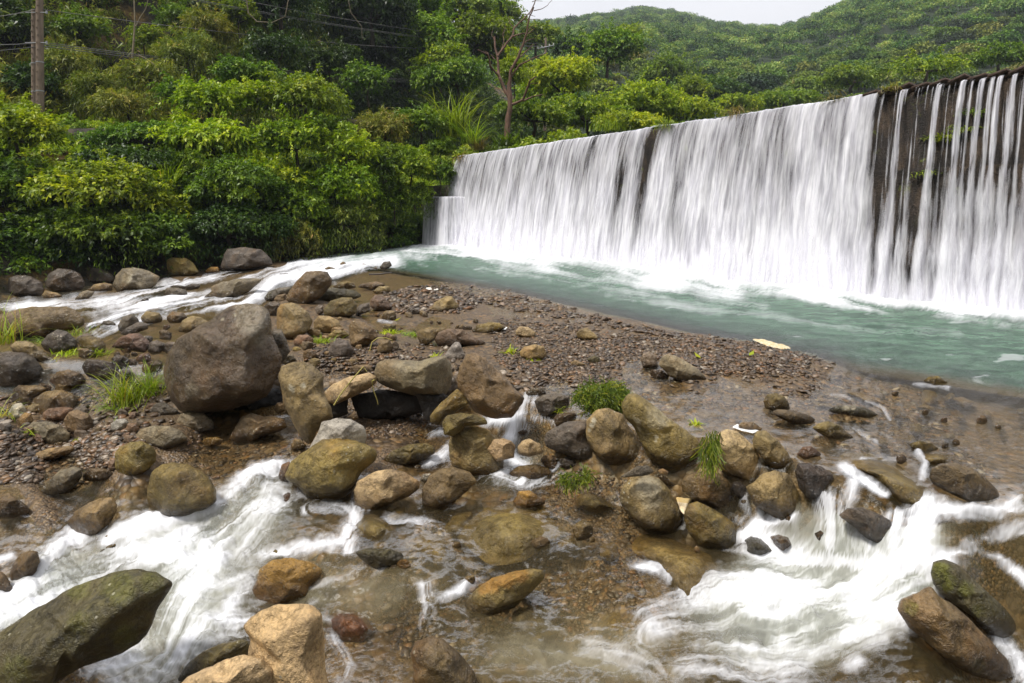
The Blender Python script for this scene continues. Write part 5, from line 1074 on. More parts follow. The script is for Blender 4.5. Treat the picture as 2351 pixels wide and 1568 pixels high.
R('B', [
 ('tall dark wet boulder with a tan top beside the rapids', 'brown', .1, '255,430 280,370 330,300 390,245 460,235 540,240 575,290 560,340 500,400 440,440 400,472 300,458', dict(wet=.45)),
 ('flat dark green slab resting right of the tall dark boulder', 'moss', .05, '440,400 480,365 560,350 660,355 740,375 780,405 740,428 600,435 500,452 460,432', dict(thick=.6, wet=.3)),
 ('mossy low stone left of the tall dark boulder', 'slate', .2, '100,420 130,375 200,350 290,345 280,392 220,405 170,432 120,442', dict(moss=.5, wet=.3)),
 ('small brown stone tucked at the tall dark boulder foot', 'brown', .1, '165,432 190,400 250,390 252,442 200,448'),
 ('wet slate rock behind the tall tan upright boulder', 'slate', .1, '95,480 130,448 200,445 215,475 200,550 130,545', W2),
 ('tall tan upright boulder right of the biggest boulder', 'mid', .05, '185,562 190,490 215,458 290,452 350,475 410,520 440,580 410,642 360,682 280,712 220,692 195,642', dict(nf=9)),
 ('olive wet oval boulder in front of the flat green slab', 'olive', .2, '515,500 560,440 640,415 710,420 745,470 740,522 690,552 580,558 525,537', dict(wet=.35, moss=.4)),
 ('small grey pointed stone left of the olive oval boulder', 'slate', .1, '450,500 480,465 510,475 512,522 480,542'),
 ('slate stone right of the olive oval boulder', 'slate', .2, '745,500 760,470 830,455 838,512 780,532 735,557', W1),
 ('reddish angular boulder at the edge of the gravel bar', 'red', .1, '835,440 870,400 930,410 970,450 990,492 940,518 870,503 840,482', W1),
 ('tan pointed boulder alone on the far gravel bar', 'mid', .15, '1255,502 1290,450 1360,408 1410,410 1450,470 1450,502 1400,518 1300,518', dict(moss=.2)),
 ('shiny black stone in the small channel', 'dark', .2, '1075,532 1100,490 1170,500 1192,527 1140,543', W2),
 ('brown domed boulder right of the tall tan upright', 'mid', .1, '440,592 480,545 550,545 620,580 645,632 590,643 530,668 450,643'),
 ('blocky brown boulder with white flecks in the cobbles', 'brown', .05, '690,612 720,580 800,590 870,640 895,692 870,722 760,768 710,743 690,682', dict(nf=10)),
 ('low olive stone left of the blocky brown boulder', 'olive', .1, '540,682 590,645 660,650 700,680 640,704 560,704'),
 ('grey pyramid stone in front of the blocky brown boulder', 'slate', .05, '550,792 570,740 620,695 680,720 725,780 690,823 590,838 555,822', dict(nf=10)),
 ('reddish stone beneath the brown domed boulder', 'red', .1, '300,722 340,680 400,675 440,700 440,743 350,758 310,747'),
 ('small tan stone above the yellow weed patch', 'mid', .05, '390,662 430,632 490,645 500,677 450,694'),
 ('small brown block under the bent reed', 'brown', .05, '880,772 910,710 970,710 1000,760 960,808 900,808'),
 ('smooth oval red brown stone near the bent reed', 'red', .1, '920,692 960,662 1020,690 1015,722 960,718'),
 ('flat tan slab leaning in the middle of the bar', 'mid', .15, '1165,682 1170,650 1250,625 1360,630 1370,640 1300,702 1230,753 1190,732', W1),
 ('large flat reddish boulder in the middle of the bar', 'red', .1, '1290,712 1310,660 1380,635 1480,640 1560,690 1645,732 1600,753 1480,745 1370,764 1310,748', dict(wet=.25, thick=.7)),
 ('yellow brown dome behind the large flat reddish boulder', 'olive', .4, '1545,655 1580,610 1660,590 1740,595 1785,632 1700,662 1600,668'),
 ('small dark brown stone left of the yellow brown dome', 'brown', .3, '1450,628 1480,603 1550,620 1545,647 1470,648'),
 ('smooth tan loaf shaped stone on the bar, left of the pair by the pool', 'tan', .05, '1850,652 1880,620 1940,622 1990,660 1985,692 1920,698 1855,678'),
 ('white angular stone between the two wide boulders', 'white', .0, '1350,832 1380,780 1430,725 1460,730 1500,820 1470,853 1380,853', dict(nf=10)),
 ('flat layered brown stone on the gravel with a herb in front', 'mid', .3, '1880,802 1910,760 1990,742 2050,760 2065,812 2040,842 1950,853 1890,828'),
 ('small grey stone right of the biggest boulder top', 'grey', .05, '190,852 230,805 300,820 325,850 260,893 200,883'),
 ('tall upright boulder with two white spots leaning right', 'mid', .0, '190,960 220,895 290,867 380,870 450,910 510,960 510,1050 520,1100 560,1180 570,1250 520,1292 460,1330 440,1400 400,1418 350,1360 290,1240 240,1150 215,1060', dict(nf=8, Y=6.1, moss=.2, spots=[(290, 1050, 24, .95), (375, 1030, 18, .95), (300, 1080, 14, .8)])),
 ('pale slab propped over the black hollow', 'tan', .0, '515,1080 580,1020 700,970 830,940 880,970 880,1010 820,1060 700,1110 600,1158 545,1142', dict(Y=6.6, thick=1.6, dY=.3)),
 ('brown stone behind the pale propped slab', 'brown', .1, '690,940 700,905 740,885 830,885 870,930 800,947 720,965'),
 ('wide dark boulder bridging the black hollow', 'grey', .0, '870,940 890,870 960,850 1080,855 1200,850 1300,825 1360,822 1400,880 1412,960 1380,1050 1340,1112 1250,1092 1150,1082 1040,1062 940,1032 890,1002', dict(Y=6.55, thick=1.5, nf=9, dY=.35)),
 ('large brown wedge shaped boulder beside the middle cascade', 'brown', .0, '1440,970 1460,900 1510,820 1560,805 1640,840 1720,920 1800,1000 1860,1070 1912,1110 1880,1160 1810,1242 1700,1242 1570,1202 1510,1122 1450,1042', dict(nf=9, Y=6.0)),
 ('wet rust brown rock under the wedge shaped boulder', 'olive', .1, '1260,1242 1310,1170 1390,1100 1440,1055 1490,1090 1520,1160 1430,1217 1340,1262 1320,1302 1270,1283', dict(wet=.4, Y=5.95)),
 ('low wet olive rock at the cascade behind the round boulder', 'olive', .2, '1340,1292 1370,1240 1460,1220 1560,1230 1640,1260 1660,1302 1500,1315 1420,1382 1360,1372', dict(wet=.4, Y=5.75)),
 ('small brown stone at the back of the black hollow', 'brown', .1, '670,1252 740,1210 757,1260 720,1278', dict(Y=6.5)),
 ('small olive stone in the slack water', 'mid', .2, '285,1452 310,1405 350,1402 395,1450 370,1477 300,1482'),
 ('leftmost tan stone of the cluster in the upper rapids', 'mid', .4, '515,217 550,200 600,215 570,237', W1),
 ('pointed brown stone of the cluster in the upper rapids', 'brown', .4, '625,182 650,165 690,190 640,207'),
 ('dark rock standing where the pool spills into the rapids', 'slate', .4, '905,207 930,170 975,165 990,195 940,227', W1),
 ('small brown rock left of the dark spill rock', 'brown', .5, '760,197 790,180 830,190 810,207'),
 ('small tan rock just below the dark spill rock', 'mid', .5, '850,217 880,205 900,225'),
 ('low red brown stone in the rapids above the tall dark boulder', 'brown', .5, '165,278 210,250 270,250 262,272', W2),
 ('flat brown stone at the tail of the rapids', 'brown', .4, '750,345 780,320 880,305 945,325 930,347 850,362', W1),
 ('flat stone at the far end of the gravel bar', 'mid', .4, '850,378 900,340 970,340 980,378 900,393'),
 ('olive stone behind the flat dark green slab', 'olive', .2, '575,345 620,315 680,303 720,315 740,350 690,358 600,356', W1),
 ('grey stone in the shallow between wedge boulder and cascade lip', 'grey', .5, '1920,1080 1960,1045 2040,1050 2070,1080 2020,1100 1940,1100'),
])
R('C', [
 ('dark wet wedge boulder at the right side of the middle cascade', 'slate', .15, '302,1062 320,1010 380,970 480,935 600,925 640,960 650,1060 670,1150 670,1212 560,1192 440,1152 330,1112', dict(wet=.3, nf=9)),
 ('brown wedge boulder with a white streak', 'mid', .05, '600,1000 610,920 680,845 760,840 860,880 880,940 930,1010 980,1100 985,1180 930,1242 840,1252 740,1212 660,1142 610,1072', dict(moss=.35, nf=8, spots=[(655, 925, 22, .9), (640, 960, 20, .9), (622, 992, 14, .8)])),
 ('long leaning boulder with white lichen patches', 'olive', .0, '850,820 890,745 950,735 1010,775 1100,840 1180,910 1290,990 1370,1050 1390,1100 1412,1180 1390,1232 1290,1282 1190,1292 1120,1242 1040,1162 980,1062 920,962 860,892', dict(moss=.35, nf=7, thick=.7, spots=[(975, 945, 20, .95), (970, 985, 13, .9), (935, 915, 10, .8), (1090, 1042, 15, .9), (1086, 1068, 10, .8), (942, 868, 8, .8), (1100, 900, 90, .35)])),
 ('pale tan cracked boulder right of the hanging weed', 'tan', .0, '1500,1090 1520,1020 1580,985 1650,1000 1720,1060 1790,1120 1812,1190 1800,1290 1750,1342 1640,1312 1540,1262 1490,1192', dict(nf=7)),
 ('tan boulder with a mossy front, right of the pale cracked one', 'mid', .0, '1760,1060 1790,1000 1850,995 1920,1050 2000,1140 2040,1212 2000,1262 1930,1272 1860,1222 1800,1152 1765,1102', dict(moss=.4)),
 ('small tan stone ringed with white scum', 'tan', .35, '1655,967 1690,935 1760,935 1830,985 1790,1007 1700,993'),
 ('flat grey rock at the lip of the middle cascade', 'slate', .3, '240,792 300,750 400,735 490,760 480,822 430,872 340,898 270,862', dict(wet=.3)),
 ('low brown rock below the green weed mound', 'brown', .3, '370,912 400,880 490,868 540,880 500,932 400,968', W1),
 ('left grey stone of the pair on the gravel bar', 'grey', .1, '980,502 1000,455 1040,445 1090,480 1100,553 1000,558', dict(nf=10)),
 ('large pale grey stone of the pair on the gravel bar', 'grey', .2, '1105,540 1120,490 1160,465 1220,475 1300,520 1380,570 1435,632 1350,658 1250,643 1190,618 1140,577', dict(nf=8)),
 ('small flat brown stone in front of the pair on the bar', 'brown', .4, '1040,592 1060,570 1130,575 1185,622 1130,635 1060,627', W1),
 ('tan triangular stone on the bar close to the green pool', 'mid', .1, '530,322 560,285 610,280 660,320 690,357 620,368 545,352'),
 ('small dark wedge stone on the middle of the bar', 'moss', .3, '600,500 660,470 695,490 692,522 640,525'),
 ('flat dark stone left of the small dark wedge', 'brown', .4, '490,522 530,505 600,535 560,557 510,553'),
 ('pale stone showing through the shallow behind the long leaning boulder', 'sub', .9, '1320,847 1400,838 1500,870 1560,900 1450,922 1350,892'),
 ('brown round stone under the cascade spray', 'brown', .3, '275,1202 310,1165 370,1170 420,1230 400,1278 330,1262', W2),
 ('low wet stone beneath the dark wet wedge', 'slate', .3, '410,1192 460,1180 560,1220 572,1252 480,1263 420,1243', W2),
 ('washed boulder at the foot of the middle cascade', 'mid', .3, '60,1292 130,1245 250,1230 340,1260 362,1302 250,1340 120,1335', W2),
 ('small stone splitting the middle cascade', 'brown', .4, '120,1007 160,990 230,995 237,1022 150,1030', W2),
 ('tan stone under the left strand of the middle cascade', 'tan', .3, '-90,1130 -40,1060 20,1050 80,1070 110,1110 90,1180 -20,1200', dict(wet=.4, Y=5.75)),
 ('tan stone under the right strand of the middle cascade', 'tan', .3, '120,1110 150,1070 200,1050 280,1090 300,1150 200,1170 140,1160', dict(wet=.4, Y=5.75)),
])
R('D', [
 ('domed stone in the upper right shallows', 'olive', .35, '265,792 290,745 350,733 410,755 445,800 442,842 350,853 290,838'),
 ('flat oval stone in front of the domed stone', 'brown', .3, '310,870 370,848 480,855 580,885 627,917 600,948 480,948 380,908', dict(thick=.8)),
 ('dark low stone with a tan patch in the shallows', 'moss', .5, '700,852 780,825 900,820 1000,845 1067,882 1000,908 850,884 740,874', dict(wet=.35, spots=[(850, 836, 26, .7), (895, 836, 22, .7)])),
 ('speckled olive stone right of the tan mossy boulder', 'olive', .4, '605,977 650,945 720,930 790,955 850,1010 897,1048 800,1058 700,1034 640,1003', dict(moss=.4)),
 ('broken reddish stone with a square edge in the shallows', 'red', .4, '500,1162 540,1110 600,1105 650,1140 672,1168 560,1193', W1),
 ('yellowish stone breaking the water near the green pool', 'olive', .5, '1380,652 1420,620 1490,615 1552,662 1470,678'),
 ('long pale sunken stone left of the dark low stone', 'sub', .95, '540,782 620,785 740,815 740,837 640,833'),
 ('long pale sunken stone above the dark low stone', 'sub', .95, '840,727 950,735 1072,787 1000,802 900,763'),
 ('sunken brown stone in the right shallows', 'sub', .95, '1330,832 1390,810 1470,840 1430,857'),
 ('sunken greenish stone nearest the right edge', 'sub', .95, '1560,772 1650,760 1742,802 1660,823'),
 ('olive stone at the head of the right rapids', 'olive', .6, '1280,1087 1360,1065 1440,1085 1492,1127 1400,1143 1300,1118', W1),
])
R('E', [
 ('olive round boulder at the edge of the left stream', 'olive', .3, '735,102 760,60 830,25 900,22 970,50 1000,95 995,152 940,198 870,243 790,248 745,192', dict(moss=.35)),
 ('large brown round boulder with a hollow in the left stream', 'olive', .35, '950,300 970,230 1030,175 1110,155 1200,170 1290,220 1340,270 1380,330 1370,402 1300,443 1230,463 1160,503 1090,523 1010,483 960,412 945,352', dict(moss=.45, wet=.3)),
 ('streaked grey stone on the left waterline', 'grey', .3, '270,332 310,270 380,210 470,185 520,200 525,252 480,313 420,348 330,358 280,348', W1),
 ('small smooth brown stone right of the streaked grey one', 'brown', .3, '525,242 560,200 620,190 700,205 732,237 690,263 600,278 540,273', W1),
 ('brown wet rock cut by the left edge at the waterline', 'brown', .35, '-60,500 -60,380 0,365 60,355 110,390 180,440 180,483 110,505 0,512', W1),
 ('huge mossy dark boulder in the bottom left corner', 'moss', .1, '-150,1350 0,1245 100,1180 250,1090 400,990 560,910 720,860 880,840 1000,865 1090,910 1112,940 1060,1002 1000,1092 960,1202 890,1312 780,1374 640,1424 500,1464 380,1534 300,1600 250,1800 -150,1800', dict(thick=.75, moss=.75, wet=.3, nf=5, algae=[(500, 960, 90, .5), (760, 960, 120, .45), (980, 930, 90, .5), (800, 1280, 90, .45), (100, 1500, 120, .5), (500, 1180, 80, .35)])),
 ('fissured tan rock breaking the left stream', 'mid', .4, '430,542 480,470 560,420 640,385 720,380 750,430 740,482 690,553 620,603 560,623 500,603', dict(wet=.3, nf=9)),
 ('small dark rock splitting the fall at the left edge', 'brown', .3, '65,872 80,810 130,740 190,722 240,730 260,790 230,852 180,903 110,928 75,912', W2),
 ('long smooth slab washed by the left stream', 'sub', .9, '370,872 420,800 520,735 640,680 760,630 880,585 990,590 1002,622 900,653 760,694 650,744 540,804 440,864', dict(wet=.5, lens=True)),
 ('sunken red streaked slab under the olive saddle boulder', 'red', .9, '1740,440 1800,340 1850,285 1900,290 1930,342 1850,410 1780,450', dict(lens=True)),
 ('sunken tan stone in the middle of the left stream', 'sub', .85, '1380,572 1420,500 1510,460 1570,470 1602,522 1500,593 1420,603', W2),
 ('small red stone at the left end of the olive saddle boulder', 'red', .3, '1780,242 1800,170 1850,150 1862,202 1840,292 1800,284', W1),
 ('foam covered tan stone above the mossy corner boulder', 'sub', .8, '1250,902 1330,850 1420,850 1482,902 1400,963 1280,983', W2),
 ('brown stone at the left edge beside the small dark rock', 'brown', .4, '-50,990 -50,860 0,850 40,880 82,962 40,993', W1),
 ('small red stone touching the olive round boulder', 'red', .1, '690,192 700,150 735,140 747,202 720,223'),
 ('mossy wet rock behind the big foreground tan boulder', 'olive', .3, '1150,1540 1170,1500 1200,1440 1300,1360 1400,1320 1560,1285 1600,1320 1590,1400 1450,1450 1320,1500 1250,1560', dict(moss=.6, wet=.4)),
 ('long tan underwater slab left of the foreground boulder', 'sub', .9, '1130,1232 1170,1180 1290,1110 1420,1100 1440,1130 1300,1190 1180,1250', W2),
])
R('F', [
 ('olive saddle shaped boulder in front of the white one', 'olive', .15, '200,412 230,340 320,270 400,215 500,203 590,225 690,270 707,300 690,342 620,392 570,463 520,533 480,548 400,543 320,523 260,473 210,443', dict(moss=.3, nf=7)),
 ('whitish round boulder behind the olive saddle shaped one', 'white', .05, '325,300 340,250 370,190 400,120 480,97 560,105 630,150 650,200 632,240 560,290 430,310', dict(Y=5.7)),
 ('flat tan boulder at the centre of the foreground', 'tan', .3, '578,502 600,450 690,395 780,383 860,400 940,450 937,492 870,533 770,568 660,608 600,573', dict(nf=5)),
 ('brown wet boulder right of the flat tan one', 'brown', .35, '955,492 990,420 1050,380 1130,370 1220,400 1262,452 1200,503 1100,563 1010,603 970,563', dict(wet=.3, nf=8)),
 ('round grey brown boulder left of the middle cascade', 'mid', .2, '1098,240 1120,180 1180,145 1260,138 1330,170 1372,230 1402,310 1392,382 1340,413 1220,404 1130,363 1105,303', dict(nf=8, moss=.2)),
 ('mossy two part rock in the slack water', 'olive', .3, '745,322 790,280 880,245 980,237 1022,260 1027,292 970,328 880,353 800,365 760,348', dict(moss=.4, wet=.3)),
 ('large sunken yellow olive boulder in the centre shallows', 'sub', .75, '1165,762 1190,690 1280,620 1400,590 1550,600 1680,660 1702,722 1630,784 1500,844 1360,864 1260,814', dict(nf=4, thick=.8)),
 ('small amber stone above the sunken yellow olive boulder', 'amber', .4, '1458,562 1490,505 1550,500 1620,545 1637,572 1550,593 1480,588'),
 ('half sunken boulder with a bright orange top', 'olive', .45, '1180,1142 1240,1060 1340,985 1460,950 1560,930 1622,940 1632,992 1560,1064 1450,1134 1300,1184 1200,1194', dict(wet=.2, moss=.3, rusts=[(1340, 1020, 60, 1), (1420, 990, 60, 1), (1500, 970, 50, 1), (1290, 1055, 30, .9)])),
 ('red orange sunken stone right of the foreground tan boulder', 'rust', .75, '415,1212 480,1165 580,1165 650,1210 682,1272 600,1314 500,1304 430,1274', dict(lens=True)),
 ('brown wet rock at the bottom centre', 'brown', .4, '890,1402 920,1340 1000,1310 1080,1330 1160,1400 1240,1502 1270,1620 1100,1680 920,1620', dict(wet=.4, moss=.3)),
 ('amber boulder washed over by the stream', 'amber', .5, '20,1052 50,940 120,885 230,875 340,900 402,940 390,982 330,1034 310,1094 150,1124 50,1114', dict(wet=.4, nf=4)),
 ('dark shiny rock in the centre of the lower stream', 'moss', .45, '580,842 650,820 760,820 840,850 872,902 800,938 700,928 620,883', W2),
 ('washed pale stone below the flat tan boulder', 'sub', .6, '570,702 620,640 680,632 760,670 782,722 700,768 620,743', W1),
 ('sunken pale slab left of the dark shiny rock', 'sub', .95, '880,782 960,735 1060,750 1102,802 1000,843'),
 ('sunken grey stone beside the brown wet boulder', 'sub', .8, '1090,692 1130,640 1200,620 1222,662 1160,723 1100,723', W2),
 ('big foreground tan boulder at the bottom edge', 'tan', .05, '-110,1600 -20,1480 0,1430 10,1330 -40,1260 10,1205 50,1178 130,1140 260,1127 350,1135 400,1180 412,1300 420,1420 440,1700 200,1800 -60,1750', dict(nf=8, thick=.8, Y=3.25)),
 ('lower tan lobe of rock in front of the big foreground boulder', 'tan', .05, '-450,1640 -340,1540 -250,1490 -150,1440 -30,1412 70,1432 130,1500 150,1750 -440,1800', dict(nf=6, thick=.8, Y=3.1)),
 ('small white and grey stone between two brown boulders', 'white', .2, '940,440 960,410 1000,405 1010,430 970,460'),
])
R('G', [
 ('big brown boulder with a dry tan face before the beige scum', 'mid', .15, '660,652 690,580 760,520 850,510 940,545 990,600 1030,680 1090,780 1102,850 1050,903 960,928 870,923 790,853 720,783 670,723', dict(nf=6, moss=.3, spots=[(860, 610, 100, .42), (880, 700, 80, .36), (800, 640, 60, .3)])),
 ('olive wet boulder in front of the beige scum', 'olive', .25, '1110,782 1140,720 1200,705 1290,745 1380,800 1450,860 1470,930 1482,1002 1420,1048 1320,1034 1220,1003 1150,933 1115,853', dict(moss=.5, wet=.4)),
 ('dark brown boulder behind the beige scum', 'brown', .1, '1085,570 1130,520 1230,497 1350,505 1420,560 1460,640 1482,720 1450,773 1350,768 1240,713 1170,693 1100,643', dict(wet=.35, nf=8)),
 ('tan boulder with thin water fringes on its lower rim', 'mid', .2, '1535,602 1600,570 1660,510 1740,490 1830,510 1880,590 1918,660 1910,772 1880,843 1800,853 1700,783 1600,723 1560,663', dict(moss=.25, wet=.2)),
 ('small black wet stone between two brown boulders', 'dark', .2, '1435,622 1450,570 1500,565 1550,620 1562,682 1500,693', W2),
 ('broad sunken olive slab left of the white pool', 'sub', .6, '740,1012 790,950 880,930 1000,960 1150,1020 1290,1080 1332,1160 1310,1222 1250,1304 1140,1374 1060,1294 960,1194 850,1124 760,1064', dict(nf=4, moss=.3, wet=.3, thick=.7)),
 ('sunken amber stone in the brown shallows', 'sub', .75, '330,692 370,640 450,635 560,680 622,752 500,763 380,743'),
 ('tiny pale pebble below the olive wet boulder', 'tan', .3, '1175,1032 1195,1012 1225,1040 1215,1060 1185,1057'),
 ('low grey slab under the long leaning boulder', 'slate', .2, '650,542 700,510 780,460 860,455 902,500 850,523 740,534', dict(Y=4.9, wet=.3)),
 ('dark stone inside the white pool', 'moss', .75, '1500,962 1560,930 1650,950 1720,1010 1752,1062 1650,1084 1530,1064', dict(lens=True, wet=.6)),
 ('foam washed brown stone inside the white pool', 'brown', .6, '1680,942 1760,920 1850,950 1872,1010 1800,1054 1720,1003', dict(lens=True, wet=.6)),
 ('small brown stone wedged under the long leaning boulder', 'brown', .1, '925,490 960,475 1000,500 990,520 940,515', dict(Y=4.95)),
 ('flat brown wedge stone above the beige scum', 'brown', .2, '920,520 950,512 1000,550 1045,590 1000,600 950,570', W1),
])
R('H', [
 ('large brown egg shaped boulder in the right rapids', 'brown', .3, '1375,182 1390,120 1450,90 1560,90 1660,120 1750,190 1820,260 1837,312 1760,344 1640,334 1500,274 1400,224', dict(wet=.3, nf=4)),
 ('shiny dark wedge rock at the head of the right cascade', 'dark', .15, '470,152 490,90 560,85 650,110 720,160 742,200 680,262 650,313 620,348 560,314 500,253', dict(wet=.6, nf=9)),
 ('green mossy boulder in the bottom right', 'moss', .15, '1380,822 1400,745 1480,737 1560,770 1640,840 1750,940 1850,1030 1920,1120 1947,1182 1900,1244 1840,1264 1760,1224 1660,1114 1540,1024 1440,963 1395,893', dict(moss=.6, wet=.45, algae=[(1450, 820, 75, .95), (1500, 890, 70, .8), (1620, 940, 60, .7), (1700, 1080, 50, .4)])),
 ('long brown slab leaning under the green mossy boulder', 'brown', .3, '1170,1082 1190,1010 1290,960 1350,920 1400,920 1430,980 1530,1040 1660,1160 1790,1290 1880,1400 1912,1500 1800,1524 1660,1484 1500,1394 1360,1294 1240,1194', dict(algae=[(1250, 1060, 60, .5), (1700, 1460, 60, .4)], moss=.35, wet=.15, nf=6)),
 ('dark layered slab split by the right cascade', 'dark', .1, '760,442 820,390 920,385 1040,430 1110,470 1142,520 1110,602 1060,653 980,603 880,523 800,473', dict(wet=.7, nf=9)),
 ('wide sunken olive boulder above the right cascade', 'sub', .7, '750,62 800,20 920,20 1040,50 1180,110 1300,210 1382,290 1300,374 1180,344 1080,233 940,153 800,113', dict(nf=3, thick=.7, wet=.2)),
 ('sunken pale stone behind the large egg shaped boulder', 'sub', .75, '1270,62 1330,20 1440,10 1542,50 1500,83 1380,93'),
 ('small brown rock inside the right cascade', 'brown', .2, '600,562 640,540 672,560 640,624', W2),
])
for lab, tn, pts, Y in [('added rock painted with the dark shade of the hollow under the pale slab', 'black', [(700, 900), (760, 890), (800, 910), (800, 950), (740, 965), (700, 940)], 7.1), ('added rock painted with the dark shade of the hollow under the wide dark boulder', 'black', [(800, 905), (880, 895), (960, 905), (985, 940), (900, 965), (820, 955)], 7.2),
    ('added rock painted as deep shade between the hollow and the wedge shaped boulder', 'black', [(950, 900), (1000, 890), (1030, 910), (1030, 950), (980, 965)], 6.9), ('added rock painted as the shadow under the biggest boulder', 'black', [(430, 920), (520, 905), (640, 890), (660, 930), (600, 945), (480, 950)], 7.6)]:
    rock(None, lab, tn, .0, pts, Y=Y, thick=.7, rough=2.0)  # added filler rocks, the darkness of the hollows put into their colour
print('boulders', NROCK)

# -- smaller cobbles filling the spaces between the boulders
rngc = np.random.RandomState(77)
def inpoly(p, poly):
    poly = np.asarray(poly, float); x, y = p; n = len(poly); c = False; j = n - 1
    for i in range(n):
        if (poly[i][1] > y) != (poly[j][1] > y) and x < (poly[j][0] - poly[i][0]) * (y - poly[i][1]) / (poly[j][1] - poly[i][1]) + poly[i][0]: c = not c
        j = i
    return c
ZONES = [
 ([(0, 880), (380, 800), (400, 960), (330, 1010), (0, 1010)], 44, (9, 25), 'wet brown cobble in the crowded heap left of the biggest boulder', 'cobbles left of the biggest boulder', ['brown', 'dark', 'red', 'mid', 'slate']),
 ([(200, 740), (420, 715), (440, 790), (380, 850), (180, 830)], 24, (8, 22), 'cobble between the rapids and the biggest boulder', 'cobbles along the near side of the rapids', ['mid', 'brown', 'slate', 'red']),
 ([(650, 740), (900, 720), (960, 830), (860, 850), (680, 830)], 34, (6, 18), 'small cobble among the boulders behind the white spotted upright', 'cobbles behind the white spotted upright boulder', ['mid', 'brown', 'slate', 'red', 'olive']),
 ([(980, 680), (1130, 740), (1100, 800), (940, 790), (900, 720)], 16, (4, 11), 'small flat stone in the thin channel across the bar', 'stones in the thin channel across the bar', ['mid', 'brown', 'olive']),
 ([(700, 1000), (960, 1010), (1000, 1060), (900, 1090), (620, 1060)], 14, (6, 14), 'submerged cobble on the floor of the slack water', 'cobbles in the slack water', ['sub', 'brown', 'mid']),
 ([(850, 1170), (1300, 1100), (1420, 1250), (1250, 1380), (900, 1400)], 36, (8, 26), 'sunken cobble on the bed of the centre shallows', 'cobbles on the bed of the centre shallows', ['sub', 'sub', 'sub', 'sub', 'amber', 'mid']),
 ([(1150, 1400), (1450, 1350), (1500, 1560), (1150, 1560)], 12, (14, 34), 'greenish sunken stone at the bottom of the lower pool', 'stones at the bottom of the lower pool', ['sub']),
 ([(1800, 900), (2351, 900), (2351, 1100), (1950, 1060)], 22, (8, 20), 'sunken stone in the brown shallows at the right', 'stones in the right shallows', ['sub', 'sub', 'sub', 'brown']),
 ([(250, 1180), (640, 1100), (700, 1300), (420, 1320), (250, 1300)], 16, (10, 24), 'sunken tan cobble under the left stream', 'cobbles under the left stream', ['sub']),
 ([(0, 1200), (180, 1180), (230, 1290), (0, 1320)], 8, (12, 26), 'sunken cobble near the left edge of the stream', 'cobbles by the left edge of the stream', ['sub']),
 ([(1600, 1150), (1850, 1130), (1880, 1200), (1650, 1230)], 8, (7, 14), 'wet stone wedged between the boulders of the right dam', 'stones wedged in the right dam', ['dark', 'brown', 'slate']),
]
for zone, n, (a, b_), lab, grp, tones in ZONES:
    zp = np.array(zone, float); k = 0; tries = 0
    while k < n and tries < 4000:
        tries += 1; p = zp.min(0) + rngc.rand(2) * (zp.max(0) - zp.min(0))
        if not inpoly(p, zone): continue
        k += 1; r_ = a + (b_ - a) * rngc.rand() ** 1.8; th = np.linspace(0, 2 * math.pi, 10)[:-1]; el = rngc.uniform(.55, .85); tl = rngc.uniform(-.4, .4)
        rx = r_ * rngc.uniform(.8, 1.15, 9)
        x, y = rx * np.cos(th), rx * np.sin(th) * el
        pts = np.stack([p[0] + x * math.cos(tl) - y * math.sin(tl), p[1] + x * math.sin(tl) + y * math.cos(tl)], 1)
        tn = tones[rngc.randint(len(tones))]; rock(None, lab, tn, .9 if tn == 'sub' else .45, pts, cat='stone', name='cobble', group=grp, nf=8, wet=rngc.uniform(0, .5))

# ------------------------------------------------------------------ gravel (uncountable pebbles)
def pebbles(name, polys, mat, label, seed, sub=1):
    rg_ = np.random.RandomState(seed); D, F_ = ico(sub); Vs, Fs, Rs = [], [], []; n0 = 0
    for poly, n, (a, b_), flat in polys:
        zp = np.array(poly, float); k = 0
        pts = zp.min(0) + rg_.rand(n * 3, 2) * (zp.max(0) - zp.min(0))
        for p in pts:
            if k >= n: break
            if not inpoly(p, poly): continue
            k += 1; Y, z = hit(p[0], p[1]); x = (p[0] - UC) / FD * Y; z = ground_at(x, Y, 'bed')
            s = (a + (b_ - a) * rg_.rand() ** 2.2)
            sc = s * np.array([rg_.uniform(.8, 1.3), rg_.uniform(.7, 1.1), rg_.uniform(.35, .6) * flat])
            q = rg_.uniform(0, 6.28); c, s_ = math.cos(q), math.sin(q)
            v = D * sc * (1 + .22 * rg_.normal(size=(len(D), 1)) * (1 if sub == 1 else .5)); tx, ty = rg_.normal(size=2) * .22
            v = np.stack([v[:, 0] * c - v[:, 1] * s_, v[:, 0] * s_ + v[:, 1] * c, v[:, 2] + v[:, 0] * tx + v[:, 1] * ty], 1)
            Vs.append(v + [x, Y, z + sc[2] * .35]); Fs.append(F_ + n0); n0 += len(D); Rs.append(np.full(len(F_), rg_.rand()))
    o = mesh_np(name, np.concatenate(Vs), np.concatenate(Fs), mat, None, True, face_attrs={'rnd': np.concatenate(Rs)}); o['label'] = label
    return kind(o, 'stuff')
MP = mat_pebble()
pebbles('gravel', [([(0, 1000), (200, 975), (380, 1000), (300, 1060), (120, 1110), (0, 1110)], 2600, (.012, .055), 1.0), ([(0, 900), (380, 850), (400, 980), (0, 1000)], 500, (.02, .06), 1.0), ([(780, 940), (1010, 930), (1010, 1000), (820, 1010)], 900, (.008, .03), 1.0)], MP, 'loose river gravel on the left bank and in the hollow', 5, 2)
